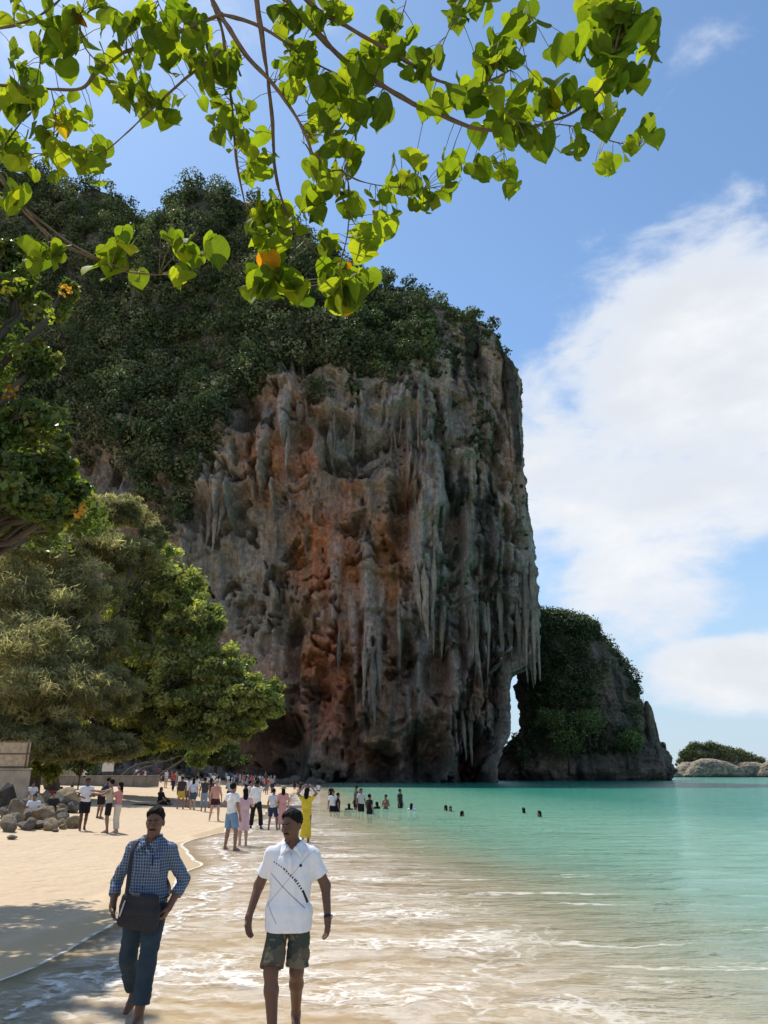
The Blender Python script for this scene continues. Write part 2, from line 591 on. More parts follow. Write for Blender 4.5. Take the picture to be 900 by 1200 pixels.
def build_sea():
    ws = np.concatenate([[0.0], sinh_axis(420, 2.2, 0.06, 9000, 0.0)])
    ys = sinh_axis(620, 9.0, -600, 9500, 12)
    Yg, W = np.meshgrid(ys, ws, indexing='ij')
    P = np.stack([Yg, Yg * 0, Yg * 0], -1)
    tongues = 0.10 * vnoise(P * 0.8, 31) + 0.4 * vnoise(P * 0.2, 32)
    X = shore(Yg) + 0.1 + tongues * np.exp(-W / 4.0) + W
    G = gz(X, Yg)
    depth = np.clip(-G, 0, None)
    Q = np.stack([X * 0.35, Yg * 1.0, Yg * 0], -1)
    fade = np.exp(-np.hypot(X, Yg) / 70)
    wave = (0.05 * fbm(Q * 0.45, 3, 41) + 0.020 * fbm(Q * 1.7, 2, 42)) * sstep(0.04, 0.45, depth) * fade
    rip = 0.006 * np.abs(fbm(np.stack([X * 0.8, Yg * 2.4, Yg * 0], -1), 3, 43)) * (1 - sstep(0.04, 0.3, depth)) * np.exp(-Yg.clip(0) / 40) * sstep(0, 0.5, W)
    Z = np.maximum(0.0, G + 0.007) + wave + rip + np.where(W > 0, 0.004, -0.006)
    V = np.stack([X, Yg, Z], -1).reshape(-1, 3)
    me = mesh_of('sea', V, grid_faces(len(ys), len(ws)), True, None,
                 {'depth': depth, 'edge': W, 'near': fade})
    link('sea', me, water_material(), kind='structure', label='clear turquoise sea water with foam washing over the sand')


build_ground()
build_sea()
# ------------------------------------------------------------------ limestone cliff
rng = np.random.default_rng(7)


def rock_material(name, rough_scale=1.0, streak=True):
    m, N, out = material(name)
    co = N.new('ShaderNodeTexCoord').outputs['Object']
    base = N.attr('col')['Color']
    n1 = N.noise(co, 0.9 * rough_scale, 8, 0.68, 0.3)
    n2 = N.noise(N.scaled(co, (1.0, 1.0, 0.12)), 1.6 * rough_scale, 6, 0.65)
    c = N.mul(base, N.shade(n1, 0.50, 1.45))
    if streak:
        c = N.mul(c, N.shade(n2, 0.55, 1.40))
    h = N.math('ADD', N.noise(co, 1.1 * rough_scale, 9, 0.7, 0.4), N.math('MULTIPLY', n2, 0.8))
    principled(N, out, c, 0.92, N.bump(h, 1.0, 0.85 / rough_scale), 0.15)
    return m


ROCK = rock_material('limestone')

# ridge line (pixel, row, distance) and the brow where wall turns into wooded slope
RIDGE = [(-140, 300, 250), (-60, 245, 250), (0, 212, 242), (40, 214, 240), (75, 226, 238), (120, 232, 236), (150, 240, 234), (172, 262, 232),
         (186, 288, 230), (200, 262, 224), (212, 234, 218), (235, 230, 216), (262, 240, 214), (300, 250, 210), (345, 272, 206), (390, 306, 201),
         (430, 340, 197), (480, 348, 191), (520, 366, 187), (560, 392, 183), (590, 409, 178), (608, 422, 175)]
BROW = [(-140, 640, 190), (0, 620, 186), (100, 600, 182), (165, 610, 178), (215, 590, 175), (250, 520, 173), (290, 470, 171), (340, 440, 170),
        (400, 452, 169), (450, 445, 169), (500, 440, 170), (540, 416, 171), (575, 416, 172), (606, 434, 173)]
_rp = np.array([list(at(*r)) for r in RIDGE]); _bp = np.array([list(at(*b)) for b in BROW])
XC = 36.0                           # the right-hand corner of the wall


def face_y(X):
    return np.interp(X, [-200, -110, -75, -40, -10, 15, 36], [215, 186, 177, 171, 166, 167, 172])


def cliff_columns():
    x_front = np.concatenate([np.linspace(-190, -100, 50, endpoint=False), np.linspace(-100, XC - 5, 400)])
    n1 = len(x_front)
    a = np.linspace(0, R(80), 26)[1:]
    bx = list(x_front); by = list(face_y(x_front)); nx = [0.0] * n1; ny = [-1.0] * n1
    cyc = face_y(np.array([XC - 5]))[0] + 5
    for t in a:
        bx.append(XC - 5 + 5 * math.sin(t)); by.append(cyc - 5 * math.cos(t)); nx.append(math.sin(t)); ny.append(-math.cos(t))
    ls = np.linspace(0, 110, 46)[1:]
    e = (bx[-1], by[-1])
    for l in ls:
        bx.append(e[0] - 0.10 * l); by.append(e[1] + l); nx.append(0.985); ny.append(-0.17)
    return map(np.array, (bx, by, nx, ny))


# hanging columns: (pixel x at top, pixel x at foot, top row, foot row, half width px, relief m)
TUFA = [(500, 497, 545, 742, 16, 5.5), (488, 486, 600, 715, 9, 3.5), (513, 510, 560, 700, 8, 4.0), (430, 436, 640, 850, 10, 4.5),
        (446, 442, 690, 815, 7, 3.0), (414, 420, 720, 830, 6, 2.5), (545, 551, 670, 800, 7, 5.0), (556, 554, 690, 815, 6, 5.0),
        (566, 570, 700, 800, 5, 4.5), (583, 586, 690, 790, 6, 4.5), (601, 598, 660, 785, 7, 4.5), (618, 621, 620, 800, 8, 3.0),
        (628, 628, 640, 796, 7, 2.5), (535, 538, 760, 890, 9, 5.0), (548, 552, 800, 897, 9, 5.5), (520, 517, 680, 780, 5, 3.5),
        (470, 468, 700, 800, 6, 2.5), (395, 392, 650, 740, 10, 3.0), (340, 338, 455, 545, 11, 4.0), (318, 312, 520, 600, 9, 3.5),
        (250, 246, 560, 640, 9, 4.5), (265, 262, 560, 625, 7, 4.0), (235, 225, 590, 690, 8, 3.0), (150, 156, 470, 545, 9, 4.0),
        (388, 390, 470, 560, 6, 2.5), (462, 458, 470, 540, 5, 2.5), (477, 478, 470, 545, 4, 2.5), (490, 491, 465, 530, 4, 2.5)]
# hollows: (px, row, half width px, half height px, depth m)
HOLLOW = [(322, 878, 34, 40, 15), (330, 850, 22, 18, 8), (375, 820, 14, 20, 5), (415, 545, 34, 26, 7), (390, 510, 18, 16, 6), (240, 610, 18, 22, 9),
          (120, 560, 30, 40, 10), (345, 755, 9, 42, 6), (330, 730, 8, 30, 4), (470, 610, 12, 44, 6), (530, 640, 10, 46, 6), (560, 730, 42, 66, 7),
          (600, 715, 20, 60, 6), (478, 770, 8, 26, 6), (500, 880, 26, 32, 11), (575, 885, 28, 30, 14), (448, 895, 18, 18, 8), (410, 820, 7, 26, 5),
          (395, 880, 14, 16, 4), (300, 500, 14, 22, 5), (355, 530, 12, 14, 5), (440, 480, 16, 12, 4), (525, 560, 9, 30, 4), (460, 540, 18, 14, 4),
          (270, 690, 9, 38, 3), (512, 790, 14, 30, 6), (545, 850, 14, 26, 6), (620, 600, 8, 30, 2.5), (585, 560, 10, 30, 2.5)]


def blob(px, py, cx, cy_, hx, hy, soft=1.0):
    q = np.sqrt(((px - cx) / hx) ** 2 + ((py - cy_) / hy) ** 2)
    return 1 - sstep(1 - 0.5 * soft, 1 + 0.35 * soft, q)


def build_cliff():
    bx, by, nx, ny = cliff_columns()
    nc = len(bx)
    zt = np.interp(bx, _rp[:, 0], _rp[:, 2]); zb = np.interp(bx, _bp[:, 0], _bp[:, 2])
    yt = np.interp(bx, _rp[:, 0], _rp[:, 1])
    side = np.clip(nx, 0, 1)
    zt = np.where(side > 0, np.minimum(zt, 107 - 5 * side), zt); zb = np.minimum(zb, zt - 2)
    setback = np.clip(yt - by, 4, None); setback = np.where(side > 0.02, 7, setback)
    nz = 600
    v = np.concatenate([np.linspace(0, 1, nz)])
    Z = -3 + v[:, None] * (zt + 3)[None, :]
    BX = np.broadcast_to(bx, Z.shape).copy(); BY = np.broadcast_to(by, Z.shape).copy()
    NX = np.broadcast_to(nx, Z.shape); NY = np.broadcast_to(ny, Z.shape)
    P0 = np.stack([BX, BY, Z], -1)
    # domain-warped lookup so that every drawn feature has a torn outline
    wx = fbm(P0 / np.array([9, 9, 14]), 4, 101); wz = fbm(P0 / np.array([8, 8, 10]), 4, 102)
    px, py = proj(P0)
    qx = px + 9 * wx; qy = py + 13 * wz
    # brow: the slope leans back above it
    t = np.clip((Z - zb) / np.maximum(zt - zb, 1), 0, 1)
    lean = -setback * t ** 1.25
    front = np.clip(-NY, 0, 1)
    over = 7.5 * sstep(2, 45, Z) * (1 - 0.5 * sstep(70, 110, Z)) - 2.0
    notch = -5.5 * (1 - sstep(1.0, 7.0, Z + 2.5 * wz)) * sstep(-25, 0, BX)
    d = lean + front * (over + notch)
    # large facets, ribs and gullies
    d += 7.0 * fbm(P0 / np.array([30, 30, 42]), 3, 110)
    d += 2.3 * fbm(P0 / np.array([10, 10, 13]), 3, 111, ridged=True) * (0.4 + 0.6 * front)
    ribs = fbm(np.stack([BX / 2.6 + 1.5 * wx, BY / 2.6, Z / 34 + 0.3 * wz], -1), 3, 112, ridged=True)
    ribzone = 0.15 + 1.0 * sstep(-2, 22, BX) + 0.4 * sstep(0.1, 0.5, fbm(P0 / 25, 2, 113))
    d += 0.75 * ribs * ribzone * (1 - 0.6 * t)
    d += 1.0 * fbm(P0 / np.array([3.0, 3.0, 4.0]), 3, 114, ridged=True)
    d += 0.45 * fbm(P0 / 1.2, 2, 115)
    # draped ledges: the stone swells downwards and breaks off into an undercut
    Pw = P0 + np.stack([5 * wx, 0 * wx, 7 * wz], -1)
    for sc, amp, sd in ((24.0, 3.0, 116), (9.5, 1.1, 117)):
        q = Z / sc + 1.5 * fbm(Pw / np.array([sc * 1.1, sc * 1.1, sc * 1.3]), 3, sd)
        fr = q - np.floor(q)
        sawt = np.minimum(fr / 0.10, 1) * (1 - fr)
        d += amp * (sawt - 0.4) * (0.5 + 0.8 * sstep(-0.2, 0.5, fbm(P0 / (1.6 * sc), 2, sd + 20))) * front * (1 - t)
    # cracks and pockets eaten into the wall
    pk = fbm(Pw / np.array([6.5, 6.5, 7.0]), 4, 126, 0.6)
    d -= 4.6 * sstep(0.17, 0.29, pk) * front * (1 - t)
    d += 0.85 * fbm(Pw / np.array([2.4, 2.4, 3.2]), 4, 127, 0.62, ridged=True) * (1 - 0.6 * t)
    d -= 1.8 * sstep(0.25, 0.45, fbm(Pw / np.array([2.2, 2.2, 2.6]), 3, 128, 0.6)) * front * (1 - t)
    dark = np.zeros_like(d)
    for cx, c2, hx, hy, dep in HOLLOW:
        b = blob(qx, qy, cx, c2, hx, hy)
        d -= dep * b * front
    # curtains of dripstone
    tuf = np.zeros_like(d)
    rows = []
    r2 = np.random.default_rng(19)
    for zone, n in (((520, 634, 600, 810), 46), ((470, 530, 460, 620), 12), ((320, 480, 450, 530), 8), ((440, 560, 760, 905), 12),
                    ((205, 330, 560, 650), 6), ((540, 610, 440, 620), 16)):
        for _ in range(n):
            kk = .4 if zone[2] == 440 else 1
            x0 = r2.uniform(zone[0], zone[1]); y0 = r2.uniform(zone[2], zone[3] - 40)
            L = r2.uniform(22, 95); rows.append((x0, x0 + r2.normal() * 3, y0, min(y0 + L, zone[3]), r2.uniform(1.8, 5.0), kk * r2.uniform(1.2, 3.2)))
    for x0, x1, y0, y1, hw, rel in TUFA + rows:
        f = np.clip((py - y0) / (y1 - y0), -0.6, 1.2)
        cxx = x0 + (x1 - x0) * f + 2.0 * wx
        w = hw * np.where(f < 0, 1, np.clip(1 - f ** 2.2, 0, 1)) + 0.01
        q = np.abs(qx * 0.25 + px * 0.75 - cxx) / w
        prof = np.sqrt(np.clip(1 - q * q, 0, 1))
        env = sstep(-0.5, 0.25, f) * (f < 1.0)
        amp = prof * env * front
        tuf = np.maximum(tuf, amp * np.clip(rel / 4, 0.4, 1))
        d = d + rel * amp * (0.65 + 0.35 * np.clip(f, 0, 1))
    # the free-hanging end above the sea gate: under it the wall steps back
    jag = vnoise(np.stack([BX / 1.1, BY / 1.6, 0 * BX], -1), 77)
    gate = 24.0 + 1.5 * wx + 2.2 * jag + 3.0 * sstep(24, 28, BX) * (1 - sstep(30, 33, BX)) + 2.5 * sstep(28, 31, BX)
    under = 1 - sstep(-2.6, 1.6, Z - gate)
    low = 15 + (BX - 15) * np.where(BX > 15, (28.6 - 15) / (35 - 15), 1)
    low = low - 3.0 * (1 - sstep(2, 12, Z)) * sstep(15, 27, BX)
    inside = sstep(15, 17, BX)
    d = np.where((BX > 20), d - under * 3.0 * sstep(22, 30, BX) * front, d)
    d = d * (1 - 0.45 * sstep(0.1, 0.6, side)); d = np.where(side > 0.05, np.clip(d, -14, 2.2 - 1.2 * sstep(80, 60, Z)), d)
    d = d + np.where(side > 0.02, 1.1 * fbm(np.stack([BX / 1.6, BY / 1.6, Z / 9], -1), 3, 140, ridged=True) + 0.8 * fbm(P0 / 2.4, 3, 141, ridged=True), 0)
    # the corner keeps to the edge that shows against the sky
    ez = np.array([list(at(p_, r_, 174.0)) for p_, r_ in ((633, 905), (633, 790), (633, 720), (628, 650), (620, 600), (616, 560), (612, 530), (612, 480), (612, 430))])
    edge = np.interp(Z, ez[:, 2], ez[:, 0]) - 36.3
    small = 0.5 * fbm(np.stack([BX / 1.6, BY / 1.6, Z / 9], -1), 3, 140, ridged=True) + 0.7 * fbm(P0 / 2.4, 3, 141, ridged=True)
    ws = sstep(0.25, 0.85, side)
    d = d * (1 - ws) + ws * (edge + small + np.where(t > 0, lean, 0))
    PX = BX + (low - BX) * under * inside
    X = PX + NX * d; Yv = BY + NY * d
    V = np.stack([X, Yv, Z], -1)
    # crest rows running back behind the ridge
    extra = []
    last = V[-1]
    for k, (back, dz) in enumerate(((4, 0.5), (10, -1), (24, -8), (60, -50), (90, -150))):
        e = last.copy(); e[:, 1] += back * np.where(side > 0.3, 0.1, 1); e[:, 0] -= back * 0.5 * side; e[:, 2] += dz * np.where(e[:, 2] > 100, 1, 0.3)
        e[:, 2] = np.maximum(e[:, 2], -3)
        extra.append(e)
    Vall = np.concatenate([V, np.array(extra)])
    # ---- colour of the stone
    n_a = fbm(P0 / np.array([10, 10, 14]), 4, 130); n_b = fbm(P0 / np.array([2.2, 2.2, 16]), 4, 131)
    n_c = fbm(P0 / np.array([4, 4, 5]), 4, 132)
    grey = np.array([0.25, 0.225, 0.195]); pale = np.array([0.48, 0.405, 0.32]); dk = np.array([0.05, 0.048, 0.047])
    orange = np.array([0.54, 0.235, 0.105]); red = np.array([0.48, 0.195, 0.12]); ochre = np.array([0.52, 0.34, 0.19]); blue = np.array([0.345, 0.33, 0.32])
    c = grey + (pale - grey) * sstep(-0.25, 0.45, n_a)[..., None]
    def lay(c, colr, m):
        m = np.clip(m, 0, 1)[..., None]
        return c * (1 - m) + colr * m
    stain = np.zeros_like(d)
    for cx, c2, hx, hy, s in ((385, 660, 52, 72, 1.0), (455, 660, 34, 70, .95), (420, 600, 40, 40, .7), (480, 590, 18, 50, .6), (495, 585, 16, 40, .7),
                              (390, 800, 60, 80, .95), (440, 770, 40, 90, .7), (420, 880, 60, 30, .6), (355, 480, 44, 28, .75), (320, 560, 30, 40, .7),
                              (360, 560, 22, 60, .6), (290, 870, 34, 44, .75), (250, 760, 40, 50, .45), (300, 800, 40, 50, .5), (560, 800, 60, 60, .45),
                              (590, 470, 34, 60, .45), (605, 560, 16, 60, .4), (590, 895, 30, 20, .6), (190, 640, 30, 60, .4), (500, 840, 60, 40, .4)):
        stain = np.maximum(stain, s * blob(qx, qy, cx, c2, hx, hy, 1.6))
    stain = 1.22 * stain * (0.6 + 0.4 * sstep(-0.5, 0.3, n_c)) + 0.25 * sstep(0.2, 0.6, n_c)
    warm = orange + (red - orange) * sstep(-0.3, 0.4, n_a)[..., None]
    warm = warm + (ochre - warm) * (0.8 * sstep(0.15, 0.55, n_b))[..., None]
    c = lay(c, warm, stain)
    c = lay(c, blue, 0.85 * blob(qx, qy, 498, 680, 20, 70, 1.2) + 0.7 * blob(qx, qy, 420, 540, 40, 22, 1.4) + 0.5 * blob(qx, qy, 470, 500, 60, 30, 1.6) + 0.5 * blob(qx, qy, 270, 690, 60, 70, 1.6))
    light = np.zeros_like(d)
    for cx, c2, hx, hy, s in ((255, 690, 50, 60, .8), (300, 660, 30, 60, .6), (310, 740, 30, 60, .6), (225, 660, 30, 50, .6), (380, 470, 60, 24, .6), (440, 490, 40, 22, .6), (360, 720, 30, 24, .7), (500, 640, 22, 90, .6), (440, 600, 30, 40, .4), (590, 480, 30, 50, .35), (340, 470, 24, 20, .6), (470, 560, 30, 24, .4), (240, 840, 30, 50, .5)):
        light = np.maximum(light, s * blob(qx, qy, cx, c2, hx, hy, 1.5))
    c = lay(c, pale * np.array([1.02, 1.0, .97]), light * (0.35 + 0.65 * sstep(-0.4, 0.3, n_c)))
    c = lay(c, np.array([0.43, 0.395, 0.36]), 0.75 * tuf)
    # black algae streaks run down the wall, thicker near the sea gate and low over the water
    streak = sstep(0.10, 0.48, n_b + 0.25 * n_a)
    amount = 0.45 + 0.50 * sstep(450, 540, px) + 0.25 * sstep(780, 880, py) - 0.3 * light
    c = lay(c, dk, streak * amount * (1 - 0.75 * np.clip(tuf, 0, 1)))
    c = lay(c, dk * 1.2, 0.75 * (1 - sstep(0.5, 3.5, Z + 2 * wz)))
    c = lay(c, np.array([0.10, 0.105, 0.07]), 0.75 * t)
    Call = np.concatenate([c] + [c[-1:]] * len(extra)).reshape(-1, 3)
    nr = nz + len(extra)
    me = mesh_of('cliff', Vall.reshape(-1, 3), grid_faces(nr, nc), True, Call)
    cliff = link('limestone_cliff', me, ROCK, kind='structure', label='tall overhanging limestone cliff stained orange and grey, with woods on top')
    # ---- where plants hold on
    nv = fbm(P0 / np.array([9, 9, 8]), 4, 150)
    bound = np.interp(px, [-200, 60, 110, 150, 175, 215, 235, 260, 285, 310, 345, 400, 440, 480, 520, 545, 560, 580, 614],
                      [560, 560, 530, 540, 640, 650, 590, 560, 500, 470, 440, 455, 458, 462, 470, 420, 400, 415, 440])
    veg = sstep(10, -16, py - bound + 26 * nv) * 1.0
    for cx, c2, hx, hy, s in ((548, 480, 24, 60, .75), (560, 560, 26, 60, .6), (590, 620, 26, 70, .55), (600, 590, 20, 40, .6), (565, 670, 30, 40, .45), (520, 500, 26, 30, .6),
                              (200, 620, 22, 40, .8), (140, 480, 60, 60, .7), (527, 745, 5, 14, .8), (400, 480, 40, 12, .5), (450, 470, 40, 20, .6), (470, 520, 40, 8, .5)):
        veg = np.maximum(veg, s * blob(qx, qy, cx, c2, hx, hy, 1.3) * sstep(-0.25, 0.2, nv))
    veg *= (side < 0.9) | (Z > 96)
    rockgap = sstep(0.30, 0.55, fbm(P0 / np.array([5, 5, 12]), 3, 151)) * (py > 300)
    veg = veg * (1 - 0.75 * rockgap)
    return cliff, V, veg, Z, px, py, NX, NY


cliff, CV, CVEG, CZ, CPX, CPY, CNX, CNY = build_cliff()

WOOD_GREENS = [(0.06, 0.085, 0.034), (0.078, 0.105, 0.042), (0.05, 0.072, 0.032), (0.10, 0.12, 0.055), (0.07, 0.09, 0.045), (0.12, 0.13, 0.07)]
FOREST = leaf_mat('forest_leaf', 0.22, 0.6, (0.9, 1.2, 0.5), 0.25)


def forest_on_cliff():
    r = np.random.default_rng(33)
    nr, nc = CVEG.shape
    # area weighting: cell width x height
    w = CVEG.copy()
    dx = np.gradient(CV[..., 0], axis=1) ** 2 + np.gradient(CV[..., 1], axis=1) ** 2
    dz = np.gradient(CV[..., 2], axis=0) ** 2 + np.gradient(CV[..., 1], axis=0) ** 2
    w = w * np.sqrt(dx) * np.sqrt(dz).clip(0, 2)
    w[(CPX < -60) | (CPX > 660)] = 0
    w[-3:] *= 2.5
    p = w.ravel() / w.sum()
    ids = r.choice(nr * nc, 5600, p=p)
    C = CV.reshape(-1, 3)[ids]
    sv = CVEG.ravel()[ids]
    size = np.where(r.random(len(ids)) < 0.26, r.uniform(2.2, 4.4, len(ids)), r.uniform(0.8, 2.0, len(ids))) * (0.55 + 0.45 * sv)
    size *= np.interp(CPX.ravel()[ids], [420, 520], [1.0, 0.55])
    C = C + np.stack([0 * size, -0.3 * size, 0.45 * size], -1)
    rad = np.stack([size, size, size * r.uniform(0.6, 1.0, len(ids))], -1)
    C[:, 2] += np.where(size > 2.1, 0.5 * size, 0); C[:, 1] -= np.where(size > 2.1, 0.4 * size, 0)
    parts = []
    for lo, hi, k, ls in ((0, 1.2, 30, 0.6), (1.2, 2.1, 50, 0.8), (2.1, 9, 125, 1.0)):
        s = (size >= lo) & (size < hi)
        pal_ = WOOD_GREENS if hi < 3 else [tuple(1.2 * q for q in c_) for c_ in WOOD_GREENS] + [(0.17, 0.175, 0.10)]
        parts.append(leaf_cloud(C[s], rad[s], k, ls, r, pal_, 0.5, 0.45 if hi < 3 else 0.25))
    V = np.concatenate([q[0] for q in parts]); cl = np.concatenate([q[2] for q in parts])
    me = mesh_of('cliff_forest', V, np.arange(len(V)).reshape(-1, 4), False, cl)
    link('cliff_forest', me, FOREST, kind='stuff', label='dense dark green woods and shrubs growing over the cliff top', category='forest')


forest_on_cliff()


# free-hanging stalactites under the overhangs
def stalactite_mesh(seed, L, w, dpt):
    r = np.random.default_rng(seed)
    n, k = 16, 9
    f = np.linspace(0, 1, n)
    ang = np.linspace(0, 2 * np.pi, k, endpoint=False)
    prof = (1 - f) ** 0.62 * (1 + 0.22 * np.sin(f * r.uniform(9, 16) + r.uniform(0, 6))) + 0.04
    prof *= 0.12 + 0.88 * sstep(0.0, 0.34, f)
    lob = 1 + 0.28 * np.sin(ang * r.integers(2, 4) + r.uniform(0, 6))
    Vr = np.zeros((n, k, 3))
    Vr[..., 0] = w * prof[:, None] * np.cos(ang) * lob + (r.normal() * 0.05 * L * f ** 2)[:, None]
    Vr[..., 1] = dpt * prof[:, None] * np.sin(ang) * lob
    Vr[..., 2] = -L * f[:, None]
    Vr[..., :2] += 0.22 * w * fbm(Vr / np.array([w * 2, w * 2, L / 5]) + seed, 3, seed)[..., None]
    Vr = Vr.reshape(-1, 3)
    tone = np.array([0.36, 0.30, 0.235]) * r.uniform(0.6, 1.15)
    cl = tone * (1 + 0.35 * fbm(Vr / np.array([w, w, L / 3]) + 3 * seed, 3, seed + 1))[:, None]
    return mesh_of('stalactite', Vr, grid_faces(n, k, True), True, cl.clip(0.03, 0.6))


STAL = [(545, 650, 730, 9), (551, 690, 812, 9), (557, 680, 822, 8), (571, 690, 800, 6), (584, 680, 786, 7), (596, 720, 778, 7), (605, 700, 782, 6),
        (614, 660, 785, 9), (621, 650, 797, 9), (626, 690, 799, 7), (609, 745, 790, 5), (613, 740, 801, 6), (618, 745, 808, 6), (623, 745, 803, 6), (630, 750, 797, 5), (604, 745, 786, 5), (497, 660, 752, 11), (488, 660, 730, 8), (505, 660, 768, 6),
        (509, 640, 735, 8), (534, 720, 798, 5), (541, 820, 892, 7), (550, 830, 899, 8), (436, 760, 852, 9), (444, 750, 815, 7), (428, 740, 830, 6),
        (563, 760, 812, 4), (578, 740, 795, 4), (590, 740, 790, 5), (467, 700, 770, 5), (338, 500, 552, 7), (247, 590, 640, 8), (262, 585, 628, 7),
        (255, 588, 650, 6), (154, 480, 545, 9), (478, 490, 545, 4), (490, 480, 528, 4), (462, 490, 535, 4), (470, 485, 520, 4), (415, 500, 540, 4),
        (398, 740, 792, 6), (517, 700, 772, 5), (523, 660, 720, 4), (392, 480, 530, 5), (600, 560, 610, 4), (608, 570, 625, 4), (575, 470, 520, 4)]


def place_stalactites():
    fl = CV.reshape(-1, 3)
    PXv, PYv = proj(fl)
    for i, (sx, y0, y1, wpx) in enumerate(STAL):
        near = np.where((np.abs(PXv - sx) < 3) & (np.abs(PYv - y0 - 4) < 6))[0]
        if not len(near):
            continue
        Yw = np.percentile(fl[near, 1], 35)
        top = at(sx, y0, Yw); foot = at(sx, y1, Yw)
        L = (top.z - foot.z)
        w = wpx * 0.5 * 0.205
        me = stalactite_mesh(200 + i, L, w, w * 1.15)
        link('stalactite', me, ROCK, cliff, loc=(top.x, Yw - 0.25, top.z))


place_stalactites()


# ------------------------------------------------------------------ rounded rock masses (headland, pinnacle, islet)
def rock_mass(name, outline, Y, depth, seed, tone, rel=1.0, nz=150, na=200, **kw):
    """outline: (row, px left, px right) from top to foot at distance Y"""
    o = np.array([[at(r[1], r[0], Y).x, at(r[2], r[0], Y).x, at(r[1], r[0], Y).z] for r in outline])[::-1]
    z = np.linspace(-3, o[-1, 2], nz)
    xl = np.interp(z, o[:, 2], o[:, 0]); xr = np.interp(z, o[:, 2], o[:, 1])
    c, a = (xl + xr) / 2, (xr - xl) / 2
    b = depth * np.sqrt(np.clip(a / a.max(), 0.02, 1))
    th = np.linspace(0, 2 * np.pi, na, endpoint=False)
    X = c[:, None] + a[:, None] * np.cos(th); Yv = Y + b[:, None] * np.sin(th)
    Z = np.broadcast_to(z[:, None], X.shape)
    P = np.stack([X, Yv, Z], -1)
    s = max(o[-1, 2], 4)
    dsp = rel * (0.07 * s * fbm(P / (s * 0.30), 3, seed) + 0.05 * s * fbm(P / (s * 0.11), 3, seed + 1, ridged=True)
                 + 0.012 * s * fbm(P / (s * 0.03), 3, seed + 2, ridged=True))
    dsp -= rel * 0.05 * s * (1 - sstep(0.0, 0.06, Z / s))
    k = np.minimum(1, a / (0.12 * s + 1e-6))[:, None]
    X = X + np.cos(th) * dsp * k; Yv = Yv + np.sin(th) * dsp * k
    top = np.array([[[c[-1], Y, z[-1] + 0.01 * s]]]).repeat(na, 1)
    V = np.concatenate([np.stack([X, Yv, Z], -1), top])
    n_a = fbm(P / (s * 0.2), 4, seed + 5); n_b = fbm(P / np.array([s * .05, s * .05, s * .3]), 4, seed + 6)
    t0, t1, t2 = [np.array(t) for t in tone]
    cl = t0 + (t1 - t0) * sstep(-0.3, 0.4, n_a)[..., None]
    m = (0.8 * sstep(0.05, 0.45, n_b))[..., None]
    cl = cl * (1 - m) + t2 * m
    wl = (0.8 * (1 - sstep(0.4, 2.0, Z + n_a)))[..., None]
    cl = cl * (1 - wl) + 0.05 * wl
    cl = np.concatenate([cl, cl[-1:]]).reshape(-1, 3)
    me = mesh_of(name, V.reshape(-1, 3), grid_faces(nz + 1, na, True), True, cl)
    return link(name, me, ROCK, **kw), V, Z


def clothe(name, V, mask, n, srange, r, palette, leafs, k, label, kind='stuff', category='shrubs', matl=None):
    flat = V.reshape(-1, 3)
    p = mask.ravel() / mask.sum()
    ids = r.choice(len(flat), n, p=p)
    size = r.uniform(*srange, n)
    C = flat[ids] + np.stack([0 * size, -0.25 * size, 0.3 * size], -1)
    q = leaf_cloud(C, np.stack([size, size, size * 0.8], -1), k, leafs, r, palette, 0.5, 0.45)
    link(name, mesh_of(name, q[0], q[1], False, q[2]), matl or FOREST, kind=kind, label=label, category=category)


